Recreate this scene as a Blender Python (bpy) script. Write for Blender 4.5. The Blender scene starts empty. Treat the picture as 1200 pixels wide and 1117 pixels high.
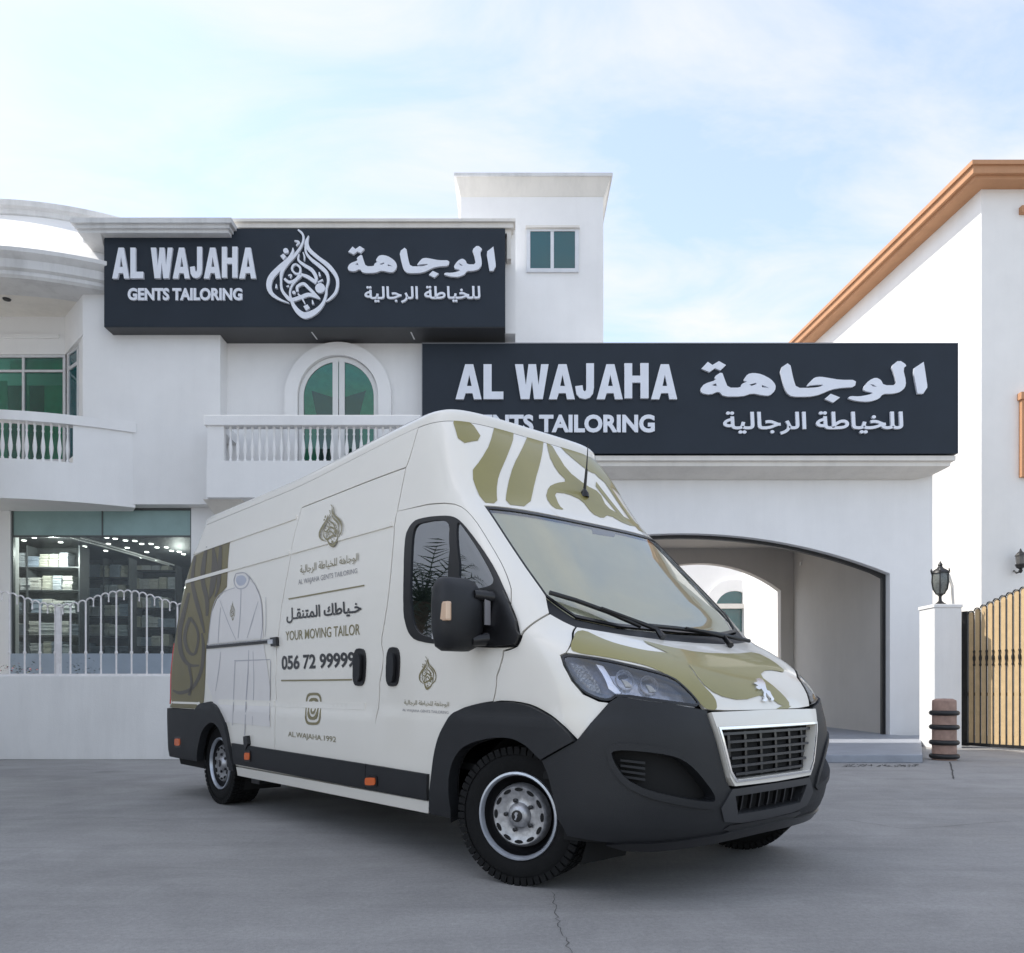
import bpy, bmesh, math, random
import numpy as np
from mathutils import Vector, Matrix, geometry
random.seed(7)
C = bpy.context.scene.collection
SC = bpy.context.scene
R = math.radians

# ------------------------------------------------------------------ camera
F = 920.0; HZ = 808.0; CX = 600.0; EYE = 1.12      # focal length and horizon in the photo's 1200 px frame
cam = bpy.data.cameras.new('camera'); cam_o = bpy.data.objects.new('camera', cam); C.objects.link(cam_o)
cam.sensor_width = 36.0; cam.lens = 36.0 * F / 1200.0
cam.shift_y = (HZ - 558.5) / 1200.0
cam.clip_start = 0.05; cam.clip_end = 2000
cam_o.location = (0, 0, EYE); cam_o.rotation_euler = (R(90), 0, 0)
SC.camera = cam_o

# ------------------------------------------------------------------ sky, sun, exposure
SUN_EL = R(52); SUN_AZ = R(-88)                     # azimuth from +Y (away from the camera), negative = left
SKY_STRENGTH = 0.15; SUN_STRENGTH = 2.1; EXPOSURE = 1.38
w = bpy.data.worlds.new('World'); SC.world = w; w.use_nodes = True
nt = w.node_tree; nt.nodes.clear()
def N(tree, kind, **kw):
    n = tree.nodes.new(kind)
    for k, v in kw.items(): setattr(n, k, v)
    return n
out = N(nt, 'ShaderNodeOutputWorld'); bg = N(nt, 'ShaderNodeBackground')
sky = N(nt, 'ShaderNodeTexSky', sky_type='NISHITA', sun_disc=False, sun_elevation=SUN_EL, sun_rotation=SUN_AZ,
        altitude=0, air_density=1.0, dust_density=1.0, ozone_density=0.7)
tc = N(nt, 'ShaderNodeTexCoord'); sep = N(nt, 'ShaderNodeSeparateXYZ')
nt.links.new(tc.outputs['Generated'], sep.inputs[0])
# clouds: project the view direction on a plane overhead
add = N(nt, 'ShaderNodeMath', operation='ADD'); add.inputs[1].default_value = 0.22
nt.links.new(sep.outputs['Z'], add.inputs[0])
mx = N(nt, 'ShaderNodeMath', operation='MAXIMUM'); mx.inputs[1].default_value = 0.03
nt.links.new(add.outputs[0], mx.inputs[0])
dx = N(nt, 'ShaderNodeMath', operation='DIVIDE'); dy = N(nt, 'ShaderNodeMath', operation='DIVIDE')
nt.links.new(sep.outputs['X'], dx.inputs[0]); nt.links.new(mx.outputs[0], dx.inputs[1])
nt.links.new(sep.outputs['Y'], dy.inputs[0]); nt.links.new(mx.outputs[0], dy.inputs[1])
cb = N(nt, 'ShaderNodeCombineXYZ'); nt.links.new(dx.outputs[0], cb.inputs[0]); nt.links.new(dy.outputs[0], cb.inputs[1])
mp = N(nt, 'ShaderNodeMapping'); mp.inputs['Scale'].default_value = (1.0, 1.9, 1.0); mp.inputs['Rotation'].default_value = (0, 0, R(24))
mp.inputs['Location'].default_value = (0.55, 0.4, 0)
nt.links.new(cb.outputs[0], mp.inputs[0])
nz = N(nt, 'ShaderNodeTexNoise'); nz.inputs['Scale'].default_value = 2.3; nz.inputs['Detail'].default_value = 9; nz.inputs['Roughness'].default_value = 0.6; nz.inputs['Distortion'].default_value = 0.5
nt.links.new(mp.outputs[0], nz.inputs['Vector'])
cr = N(nt, 'ShaderNodeValToRGB'); cr.color_ramp.elements[0].position = 0.38; cr.color_ramp.elements[1].position = 0.70
cr.color_ramp.elements[0].color = (0.30, 0.30, 0.30, 1); cr.color_ramp.elements[1].color = (0.95, 0.95, 0.95, 1)
nt.links.new(nz.outputs['Fac'], cr.inputs[0])
# more haze veil near the horizon
hr = N(nt, 'ShaderNodeMapRange'); hr.inputs['From Min'].default_value = 0.0; hr.inputs['From Max'].default_value = 0.62
hr.inputs['To Min'].default_value = 0.80; hr.inputs['To Max'].default_value = 0.0
nt.links.new(sep.outputs['Z'], hr.inputs['Value'])
am = N(nt, 'ShaderNodeMath', operation='MAXIMUM'); nt.links.new(cr.outputs[0], am.inputs[0]); nt.links.new(hr.outputs[0], am.inputs[1])
mixc = N(nt, 'ShaderNodeMix', data_type='RGBA'); mixc.inputs['B'].default_value = (2.60, 2.60, 2.62, 1)
nt.links.new(am.outputs[0], mixc.inputs['Factor']); nt.links.new(sky.outputs[0], mixc.inputs['A'])
nt.links.new(mixc.outputs['Result'], bg.inputs['Color']); bg.inputs['Strength'].default_value = SKY_STRENGTH
nt.links.new(bg.outputs[0], out.inputs['Surface'])
sun = bpy.data.lights.new('sun', 'SUN'); sun_o = bpy.data.objects.new('sun', sun); C.objects.link(sun_o)
sun.energy = SUN_STRENGTH; sun.angle = R(0.53); sun.color = (1.0, 0.955, 0.88)
sd = Vector((math.sin(SUN_AZ) * math.cos(SUN_EL), math.cos(SUN_AZ) * math.cos(SUN_EL), math.sin(SUN_EL)))
sun_o.rotation_euler = sd.to_track_quat('Z', 'Y').to_euler(); sun_o.location = sd * 60
SC.view_settings.view_transform = 'Standard'; SC.view_settings.look = 'None'
SC.view_settings.exposure = EXPOSURE; SC.view_settings.gamma = 1.0; SC.view_settings.use_curve_mapping = False
SC.cycles.max_bounces = 8; SC.cycles.transparent_max_bounces = 12; SC.cycles.caustics_reflective = False; SC.cycles.caustics_refractive = False

# ------------------------------------------------------------------ object helpers
def tag(o, label=None, cat=None, group=None, kind=None):
    if label: o['label'] = label
    if cat: o['category'] = cat
    if group: o['group'] = group
    if kind: o['kind'] = kind
    return o
def empty(name, loc=(0, 0, 0), rz=0.0, parent=None):
    o = bpy.data.objects.new(name, None); C.objects.link(o); o.location = loc; o.rotation_euler = (0, 0, rz)
    o.empty_display_size = 0.2
    if parent: o.parent = parent
    return o
def link(name, me, parent=None, mat=None, loc=(0, 0, 0)):
    o = bpy.data.objects.new(name, me); C.objects.link(o); o.location = loc
    if parent: o.parent = parent
    if mat is not None and len(me.materials) == 0: me.materials.append(mat)
    return o
def smooth(me, ang=35):
    for p in me.polygons: p.use_smooth = True
    try: me.set_sharp_from_angle(angle=R(ang))
    except Exception: pass
class MB:
    """collects shapes and builds one mesh object"""
    def __init__(self): self.v = []; self.f = []
    def add(self, vs, fs):
        n = len(self.v); self.v += [tuple(p) for p in vs]; self.f += [tuple(i + n for i in f) for f in fs]; return self
    def box(self, a, b):
        x0, y0, z0 = a; x1, y1, z1 = b
        return self.add([(x0, y0, z0), (x1, y0, z0), (x1, y1, z0), (x0, y1, z0), (x0, y0, z1), (x1, y0, z1), (x1, y1, z1), (x0, y1, z1)],
                        [(0, 3, 2, 1), (4, 5, 6, 7), (0, 1, 5, 4), (1, 2, 6, 5), (2, 3, 7, 6), (3, 0, 4, 7)])
    def tube(self, pts, r, n=8, cap=True):
        pts = [Vector(p) for p in pts]; rs = r if isinstance(r, (list, tuple)) else [r] * len(pts)
        vs = []; fs = []
        for i, p in enumerate(pts):
            t = (pts[min(i + 1, len(pts) - 1)] - pts[max(i - 1, 0)]).normalized()
            up = Vector((0, 0, 1)) if abs(t.z) < 0.9 else Vector((0, 1, 0))
            a = t.cross(up).normalized(); b = a.cross(t).normalized()
            for k in range(n):
                th = 2 * math.pi * k / n
                vs.append(p + (a * math.cos(th) + b * math.sin(th)) * rs[i])
        for i in range(len(pts) - 1):
            for k in range(n):
                k2 = (k + 1) % n
                fs.append((i * n + k, (i + 1) * n + k, (i + 1) * n + k2, i * n + k2))
        if cap:
            fs.append(tuple(range(n))); fs.append(tuple(reversed(range((len(pts) - 1) * n, len(pts) * n))))
        return self.add(vs, fs)
    def lathe(self, prof, n=24, c=(0, 0, 0), axis='z', a0=0.0, a1=2 * math.pi):
        """prof: (r, h) pairs from bottom to top"""
        full = abs(a1 - a0 - 2 * math.pi) < 1e-6; m = n if full else n + 1
        vs = []; fs = []
        for r_, h in prof:
            for k in range(m):
                th = a0 + (a1 - a0) * k / n
                x, y, z = r_ * math.cos(th), r_ * math.sin(th), h
                if axis == 'y': x, y, z = x, h, -y if False else y
                if axis == 'y': x, y, z = r_ * math.sin(th), h, r_ * math.cos(th)
                vs.append((c[0] + x, c[1] + y, c[2] + z))
        for i in range(len(prof) - 1):
            for k in range(n):
                k2 = (k + 1) % m if full else k + 1
                fs.append((i * m + k, i * m + k2, (i + 1) * m + k2, (i + 1) * m + k))
        return self.add(vs, fs)
    def prism(self, poly, axis, a, b):
        """extrude a 2D polygon; axis 'y': poly is (x,z); 'x': poly is (y,z); 'z': poly is (x,y)"""
        n = len(poly)
        def P(p, t): return {'y': (p[0], t, p[1]), 'x': (t, p[0], p[1]), 'z': (p[0], p[1], t)}[axis]
        vs = [P(p, a) for p in poly] + [P(p, b) for p in poly]
        fs = [tuple(range(n)), tuple(range(2 * n - 1, n - 1, -1))]
        for i in range(n): fs.append((i, (i + 1) % n, (i + 1) % n + n, i + n))
        return self.add(vs, fs)
    def build(self, name, mat, parent=None, sm=None, bevel=0.0, loc=(0, 0, 0)):
        me = bpy.data.meshes.new(name); me.from_pydata(self.v, [], self.f); me.validate()
        bm = bmesh.new(); bm.from_mesh(me)
        bmesh.ops.remove_doubles(bm, verts=bm.verts, dist=1e-5)
        bmesh.ops.recalc_face_normals(bm, faces=bm.faces)
        if bevel:
            bmesh.ops.bevel(bm, geom=[e for e in bm.edges if len(e.link_faces) == 2 and e.calc_face_angle(0) > 0.6], offset=bevel, segments=2, affect='EDGES', profile=0.6)
        bm.to_mesh(me); bm.free()
        if sm: smooth(me, sm)
        return link(name, me, parent, mat, loc)
def copy_tree(o, parent=None):
    c = o.copy(); C.objects.link(c)
    if parent: c.parent = parent
    for ch in list(o.children): copy_tree(ch, c)
    return c
def at(px, py, Y):
    return Vector(((px - CX) / F * Y, Y, EYE + (HZ - py) / F * Y))
def wx(px, Y): return (px - CX) / F * Y
def wz(py, Y): return EYE + (HZ - py) / F * Y

# ------------------------------------------------------------------ materials
def mat(name, col, rough=0.6, metal=0.0, spec=0.5, noise=None, bump=0.0, bscale=40.0, coat=0.0, emit=None):
    m = bpy.data.materials.new(name); m.use_nodes = True; t = m.node_tree; b = t.nodes['Principled BSDF']
    b.inputs['Base Color'].default_value = (*col, 1); b.inputs['Roughness'].default_value = rough; b.inputs['Metallic'].default_value = metal
    b.inputs['Specular IOR Level'].default_value = spec; b.inputs['Coat Weight'].default_value = coat; b.inputs['Coat Roughness'].default_value = 0.04
    tcn = N(t, 'ShaderNodeTexCoord')
    if noise:
        sc, amt = noise[0], noise[1]; n1 = N(t, 'ShaderNodeTexNoise'); n1.inputs['Scale'].default_value = sc; n1.inputs['Detail'].default_value = 6; n1.inputs['Roughness'].default_value = 0.62
        t.links.new(tcn.outputs['Object'], n1.inputs['Vector'])
        mr = N(t, 'ShaderNodeMapRange'); mr.inputs['From Min'].default_value = 0.3; mr.inputs['From Max'].default_value = 0.7
        mr.inputs['To Min'].default_value = 1 - amt; mr.inputs['To Max'].default_value = 1 + amt * 0.6
        t.links.new(n1.outputs['Fac'], mr.inputs['Value'])
        mm = N(t, 'ShaderNodeMix', data_type='RGBA', blend_type='MULTIPLY'); mm.inputs['Factor'].default_value = 1; mm.inputs['A'].default_value = (*col, 1)
        t.links.new(mr.outputs[0], mm.inputs['B']); t.links.new(mm.outputs['Result'], b.inputs['Base Color'])
    if bump:
        n2 = N(t, 'ShaderNodeTexNoise'); n2.inputs['Scale'].default_value = bscale; n2.inputs['Detail'].default_value = 5
        t.links.new(tcn.outputs['Object'], n2.inputs['Vector'])
        bp = N(t, 'ShaderNodeBump'); bp.inputs['Strength'].default_value = bump; bp.inputs['Distance'].default_value = 0.01
        t.links.new(n2.outputs['Fac'], bp.inputs['Height']); t.links.new(bp.outputs[0], b.inputs['Normal'])
    if emit: b.inputs['Emission Color'].default_value = (*emit[0], 1); b.inputs['Emission Strength'].default_value = emit[1]
    return m
def stucco(name, col, streak=0.035):
    """painted render: blotches, faint vertical rain streaks, fine relief"""
    m = mat(name, col, rough=0.85, spec=0.3, noise=(0.7, 0.05), bump=0.25, bscale=55); t = m.node_tree; b = t.nodes['Principled BSDF']
    src = b.inputs['Base Color'].links[0].from_socket
    tcn = N(t, 'ShaderNodeTexCoord'); mpn = N(t, 'ShaderNodeMapping'); mpn.inputs['Scale'].default_value = (2.6, 2.6, 0.3)
    t.links.new(tcn.outputs['Object'], mpn.inputs[0]); n = N(t, 'ShaderNodeTexNoise'); n.inputs['Scale'].default_value = 1.0; n.inputs['Detail'].default_value = 7; n.inputs['Roughness'].default_value = 0.7
    t.links.new(mpn.outputs[0], n.inputs['Vector'])
    mr = N(t, 'ShaderNodeMapRange'); mr.inputs['From Min'].default_value = 0.45; mr.inputs['From Max'].default_value = 0.75; mr.inputs['To Min'].default_value = 1; mr.inputs['To Max'].default_value = 1 - streak
    t.links.new(n.outputs['Fac'], mr.inputs['Value'])
    mm = N(t, 'ShaderNodeMix', data_type='RGBA', blend_type='MULTIPLY'); mm.inputs['Factor'].default_value = 1
    t.links.new(src, mm.inputs['A']); t.links.new(mr.outputs[0], mm.inputs['B']); t.links.new(mm.outputs['Result'], b.inputs['Base Color'])
    return m
def glass(name, tint, trans=0.6, gloss=0.25, rough=0.02, body=(0.02, 0.05, 0.05)):
    """window pane: partly see-through tinted sheet with a mirror-like surface"""
    m = bpy.data.materials.new(name); m.use_nodes = True; t = m.node_tree; t.nodes.clear()
    o = N(t, 'ShaderNodeOutputMaterial'); tr = N(t, 'ShaderNodeBsdfTransparent'); tr.inputs[0].default_value = (*tint, 1)
    df = N(t, 'ShaderNodeBsdfDiffuse'); df.inputs[0].default_value = (*body, 1)
    m1 = N(t, 'ShaderNodeMixShader'); m1.inputs[0].default_value = 1 - trans
    t.links.new(tr.outputs[0], m1.inputs[1]); t.links.new(df.outputs[0], m1.inputs[2])
    gl = N(t, 'ShaderNodeBsdfGlossy'); gl.inputs['Roughness'].default_value = rough; gl.inputs['Color'].default_value = (0.95, 0.97, 1, 1)
    lw = N(t, 'ShaderNodeLayerWeight'); lw.inputs[0].default_value = 0.35
    mr = N(t, 'ShaderNodeMapRange'); mr.inputs['To Min'].default_value = gloss; mr.inputs['To Max'].default_value = 1.0
    t.links.new(lw.outputs['Fresnel'], mr.inputs['Value'])
    m2 = N(t, 'ShaderNodeMixShader'); t.links.new(mr.outputs[0], m2.inputs[0]); t.links.new(m1.outputs[0], m2.inputs[1]); t.links.new(gl.outputs[0], m2.inputs[2])
    t.links.new(m2.outputs[0], o.inputs['Surface'])
    return m
M = {}
M['white'] = stucco('white_stucco', (0.85, 0.845, 0.84))
M['cream'] = stucco('cream_cornice', (0.77, 0.74, 0.69), 0.12)
M['grey_cornice'] = stucco('weathered_cornice', (0.70, 0.70, 0.70), 0.22)
M['wall_low'] = stucco('boundary_wall_paint', (0.83, 0.82, 0.80), 0.10)
M['tan'] = stucco('terracotta_cornice', (0.50, 0.27, 0.15), 0.10)
M['sign'] = mat('sign_panel_slate', (0.017, 0.025, 0.037), rough=0.55, spec=0.3, noise=(1.2, 0.12))
M['soffit'] = mat('sign_soffit', (0.05, 0.052, 0.056), rough=0.5)
M['letter'] = mat('letter_acrylic', (0.76, 0.79, 0.86), rough=0.35, spec=0.5, noise=(3, 0.05))
M['letter_side'] = M['letter']
M['alu'] = mat('window_frame_alu', (0.66, 0.67, 0.69), rough=0.4, metal=0.2, noise=(5, 0.08))
M['rail'] = mat('railing_white_paint', (0.80, 0.77, 0.76), rough=0.5, noise=(12, 0.12), bump=0.1)
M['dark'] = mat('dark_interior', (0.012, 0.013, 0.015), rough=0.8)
M['black'] = mat('black_iron', (0.012, 0.012, 0.013), rough=0.45, noise=(20, 0.3))
M['teal_glass'] = glass('teal_window_glass', (0.42, 0.85, 0.72), trans=0.90, gloss=0.02, body=(0.0, 0.03, 0.03))
M['teal_dark'] = glass('dark_teal_glass', (0.03, 0.2, 0.2), trans=0.25, gloss=0.04, body=(0.0, 0.095, 0.105))
M['shop_glass'] = glass('shop_glass', (0.86, 0.93, 0.92), trans=0.94, gloss=0.012, body=(0.01, 0.02, 0.02))
M['curtain'] = mat('green_curtain', (0.24, 0.56, 0.45), rough=0.8, noise=(6, 0.25))
M['frost'] = mat('frosted_glass_panel', (0.27, 0.39, 0.38), rough=0.28, noise=(2, 0.12))
# ================================================================== THE GROUND
def ground_material():
    m = mat('yard_concrete', (0.215, 0.213, 0.215), rough=0.75, spec=0.35); t = m.node_tree; b = t.nodes['Principled BSDF']
    tcn = N(t, 'ShaderNodeTexCoord')
    def noise(scale, detail, rough=0.6, dist=0.0, vec=None):
        n = N(t, 'ShaderNodeTexNoise'); n.inputs['Scale'].default_value = scale; n.inputs['Detail'].default_value = detail
        n.inputs['Roughness'].default_value = rough; n.inputs['Distortion'].default_value = dist
        t.links.new(vec or tcn.outputs['Object'], n.inputs['Vector']); return n
    def mul(a, bb):
        x = N(t, 'ShaderNodeMath', operation='MULTIPLY'); t.links.new(a, x.inputs[0]); t.links.new(bb, x.inputs[1]); return x.outputs[0]
    def ramp(src, a, bb, lo, hi):
        mr = N(t, 'ShaderNodeMapRange'); mr.inputs['From Min'].default_value = a; mr.inputs['From Max'].default_value = bb
        mr.inputs['To Min'].default_value = lo; mr.inputs['To Max'].default_value = hi; t.links.new(src, mr.inputs['Value']); return mr.outputs[0]
    big = mul(ramp(noise(0.22, 5, 0.6, 0.8).outputs['Fac'], 0.3, 0.7, 0.78, 1.14), ramp(noise(0.8, 3, 0.5, 0.3).outputs['Fac'], 0.66, 0.74, 1.0, 0.80))
    mid = ramp(noise(1.3, 8, 0.7, 1.2).outputs['Fac'], 0.3, 0.72, 1.08, 0.86)
    fine = mul(ramp(noise(38, 4, 0.7).outputs['Fac'], 0.3, 0.7, 0.86, 1.10), ramp(noise(160, 2, 0.6).outputs['Fac'], 0.60, 0.68, 1.0, 0.62))
    mpn = N(t, 'ShaderNodeMapping'); mpn.inputs['Scale'].default_value = (0.35, 2.6, 1); mpn.inputs['Rotation'].default_value = (0, 0, R(8))
    t.links.new(tcn.outputs['Object'], mpn.inputs[0])
    streak = ramp(noise(1.0, 9, 0.72, 0.6, mpn.outputs[0]).outputs['Fac'], 0.35, 0.7, 0.88, 1.08)
    v = mul(mul(big, mid), mul(fine, streak))
    mm = N(t, 'ShaderNodeMix', data_type='RGBA', blend_type='MULTIPLY'); mm.inputs['Factor'].default_value = 1; mm.inputs['A'].default_value = (0.34, 0.33, 0.318, 1)
    t.links.new(v, mm.inputs['B']); t.links.new(mm.outputs['Result'], b.inputs['Base Color'])
    rr = ramp(noise(0.9, 5).outputs['Fac'], 0.35, 0.65, 0.62, 0.88); t.links.new(rr, b.inputs['Roughness'])
    hb = noise(70, 6, 0.75); bp = N(t, 'ShaderNodeBump'); bp.inputs['Strength'].default_value = 0.35; bp.inputs['Distance'].default_value = 0.012
    t.links.new(hb.outputs['Fac'], bp.inputs['Height']); t.links.new(bp.outputs[0], b.inputs['Normal'])
    return m
M['ground'] = ground_material()
g = MB().add([(-250, -60, 0), (250, -60, 0), (250, 500, 0), (-250, 500, 0)], [(0, 1, 2, 3)]).build('ground', M['ground'])
tag(g, kind='structure')
M['crack'] = mat('crack_dirt', (0.07, 0.066, 0.062), rough=0.95)
def crack(pts, wdt, seed, name='ground_crack'):
    rnd = random.Random(seed); P = []
    for (a, b) in zip(pts[:-1], pts[1:]):
        n = 9
        for i in range(n):
            f = i / n; P.append(Vector((a[0] + (b[0] - a[0]) * f + rnd.uniform(-.012, .012), a[1] + (b[1] - a[1]) * f + rnd.uniform(-.012, .012), 0.004)))
    vs = []; fs = []
    for i, p in enumerate(P):
        d = (P[min(i + 1, len(P) - 1)] - P[max(i - 1, 0)]).normalized(); nrm = Vector((-d.y, d.x, 0)); ww = wdt * rnd.uniform(.3, 1)
        if i in (0, len(P) - 1): ww *= .2
        vs += [p - nrm * ww, p + nrm * ww]
        if i: fs.append((2 * i - 2, 2 * i - 1, 2 * i + 1, 2 * i))
    o = MB().add(vs, fs).build(name, M['crack']); tag(o, kind='structure'); return o
def gp(px, py): Y = EYE * F / (py - HZ); return ((px - CX) / F * Y, Y)
crack([gp(648, 1046), gp(652, 1075), gp(662, 1100), gp(672, 1130)], 0.0024, 1)
crack([gp(1113, 893), gp(1116, 905), gp(1118, 915)], 0.012, 2)  # short dark tapering mark on the ground below the bollard
crack([gp(985, 960), gp(1060, 972), gp(1200, 962), gp(1260, 966)], 0.003, 3)
crack([gp(0, 962), gp(120, 958), gp(235, 964)], 0.003, 4)

# garage slab
pad = MB().prism([(2.6, 11.95), (6.25, 11.95), (8.85, 17.0), (-0.9, 17.0)], 'z', 0.0, 0.125).prism([(-0.9, 17.0), (8.4, 17.0), (8.4, 23.4), (-0.9, 23.4)], 'z', 0.0, 0.125)
o = pad.build('garage_slab', mat('slab_concrete', (0.30, 0.32, 0.36), rough=0.5, noise=(3, 0.15), bump=0.2), bevel=0.012); tag(o, kind='structure')
dm = mat('dirt_debris', (0.02, 0.02, 0.02), rough=0.95); mb = MB()
rnd = random.Random(3)
for i in range(70):
    x, y = gp(rnd.uniform(985, 1078), rnd.uniform(896, 899)); s = rnd.uniform(.012, .035)
    mb.add([(x + s * rnd.uniform(.6, 1.3) * math.cos(a), y + s * rnd.uniform(.5, 1) * math.sin(a), 0.004 + (0.01 if k == 0 else 0)) for k, a in enumerate([0, 1.2, 2.5, 3.8, 5.0])], [(0, 1, 2, 3, 4)])
tag(mb.build('dirt_debris', dm), kind='stuff')

# ================================================================== LETTERING (signs and van share the shapes)
def chaikin(p, n=1):
    for _ in range(n):
        q = []
        for i in range(len(p)):
            a, b = p[i], p[(i + 1) % len(p)]
            q += [(a[0] * .78 + b[0] * .22, a[1] * .78 + b[1] * .22), (a[0] * .22 + b[0] * .78, a[1] * .22 + b[1] * .78)]
        p = q
    return p
def inside(pt, poly):
    x, y = pt; c = False; j = len(poly) - 1
    for i in range(len(poly)):
        if (poly[i][1] > y) != (poly[j][1] > y) and x < (poly[j][0] - poly[i][0]) * (y - poly[i][1]) / (poly[j][1] - poly[i][1] + 1e-12) + poly[i][0]: c = not c
        j = i
    return c
def tri_poly(outer, holes=(), extra=()):
    """triangulate a polygon with holes: returns verts, tris"""
    vs = []; es = []
    for lp in [outer] + list(holes):
        n = len(vs); vs += [Vector((p[0], p[1])) for p in lp]; es += [(n + i, n + (i + 1) % len(lp)) for i in range(len(lp))]
    vs += [Vector((p[0], p[1])) for p in extra]
    r = geometry.delaunay_2d_cdt(vs, es, [], 0, 1e-7)
    V, T = r[0], r[2]; tris = []
    for t in T:
        c = ((V[t[0]].x + V[t[1]].x + V[t[2]].x) / 3, (V[t[0]].y + V[t[1]].y + V[t[2]].y) / 3)
        if inside(c, outer) and not any(inside(c, h) for h in holes):
            a, b, d = (V[i] for i in t)
            if (b.x - a.x) * (d.y - a.y) - (b.y - a.y) * (d.x - a.x) < 0: t = (t[0], t[2], t[1])
            tris.append(tuple(t))
    return [(v.x, v.y) for v in V], tris
# each glyph: (outer, [holes]) in zoom pixels, y down
_A = lambda dx: ([(70 + dx, 37), (112 + dx, 37), (155 + dx, 220), (115 + dx, 220), (108 + dx, 188), (72 + dx, 188), (62 + dx, 220), (20 + dx, 220)], [[(91 + dx, 92), (79 + dx, 151), (104 + dx, 151)]])
_J = ([(697, 32), (737, 32), (737, 160), (732, 190), (715, 212), (690, 219), (662, 212), (646, 192), (640, 152), (678, 147), (681, 172), (690, 180), (697, 170)], [])
_H = ([(895, 32), (935, 32), (935, 97), (978, 97), (978, 31), (1020, 31), (1020, 215), (978, 215), (978, 133), (935, 133), (935, 215), (895, 215)], [])
LATIN = [_A(0), ([(165, 37), (207, 37), (207, 180), (268, 180), (268, 219), (165, 219)], []),
         ([(328, 37), (370, 37), (384, 145), (398, 37), (437, 37), (450, 145), (463, 37), (502, 37), (472, 219), (427, 219), (416, 125), (403, 219), (358, 219)], []),
         _A(483), _J, _A(731), _H, _A(1013)]
LATIN_BOX = (20, 32, 1168, 220)
def sh3(p): return [(x + 1157, y) for x, y in p]
ARABIC = [
 ([(60,155),(125,85),(170,118),(235,78),(305,118),(250,172),(196,150),(140,190)], []),
 (chaikin([(265,185),(290,260),(325,350),(450,350),(460,312),(520,285),(475,275),(520,210),(580,198),(660,212),(750,260),(800,320),(795,380),(740,432),(680,430),(565,405),(470,440),(280,440),(235,385),(150,422),(60,405),(50,360),(90,310),(208,272),(185,240)]), [[(160,325),(205,305),(216,335)],[(535,318),(600,300),(612,312),(560,332)],[(660,320),(735,352),(665,346)]]),
 (chaikin([(940,85),(838,155),(870,300),(905,400),(960,442),(1130,442),(1200,430),(1237,420),(1357,367),(1457,350),(1587,344),(1602,270),(1437,270),(1327,250),(1247,237),(1187,245),(1145,285),(1100,338),(1170,322),(1285,318),(1235,342),(1160,352),(1005,352),(975,260)]), []),
 (sh3([(130,465),(190,412),(283,450),(215,503)]), []),
 (sh3(chaikin([(355,460),(385,435),(470,440),(560,425),(622,403),(520,382),(513,345),(575,272),(640,245),(690,270),(715,325),(850,325),(820,200),(790,130),(870,65),(950,120),(910,155),(940,290),(930,350),(880,395),(800,412),(710,412),(670,465),(570,495),(450,487)])), [sh3([(580,313),(615,318),(652,345),(612,338)])]),
 (sh3([(1115,85),(1020,150),(1015,200),(1055,412),(1110,412),(1150,350),(1150,320),(1130,180)]), [])]
ARABIC_BOX = (50, 65, 2307, 503)
def catmull(p, n=6):
    P = [p[0]] + list(p) + [p[-1]]; out = []
    for i in range(1, len(P) - 2):
        for k in range(n):
            t = k / n
            out.append(tuple(0.5 * ((2 * P[i][c]) + (-P[i - 1][c] + P[i + 1][c]) * t + (2 * P[i - 1][c] - 5 * P[i][c] + 4 * P[i + 1][c] - P[i + 2][c]) * t * t + (-P[i - 1][c] + 3 * P[i][c] - 3 * P[i + 1][c] + P[i + 2][c]) * t ** 3) for c in range(len(P[0]))))
    out.append(tuple(P[-2])); return out
def ribbon(stroke, n=6):
    s = catmull(stroke, n); L = []; Rr = []
    for i, (x, y, wd) in enumerate(s):
        a = s[max(i - 1, 0)]; b = s[min(i + 1, len(s) - 1)]; dx_, dy_ = b[0] - a[0], b[1] - a[1]; l = math.hypot(dx_, dy_) or 1
        nx, ny = -dy_ / l, dx_ / l; L.append((x + nx * wd / 2, y + ny * wd / 2)); Rr.append((x - nx * wd / 2, y - ny * wd / 2))
    return L, Rr
def disc(cx, cy, r, n=14, sq=False):
    return [(cx + r * math.cos(2 * math.pi * k / n), cy + r * math.sin(2 * math.pi * k / n)) for k in range(n)]
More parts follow.
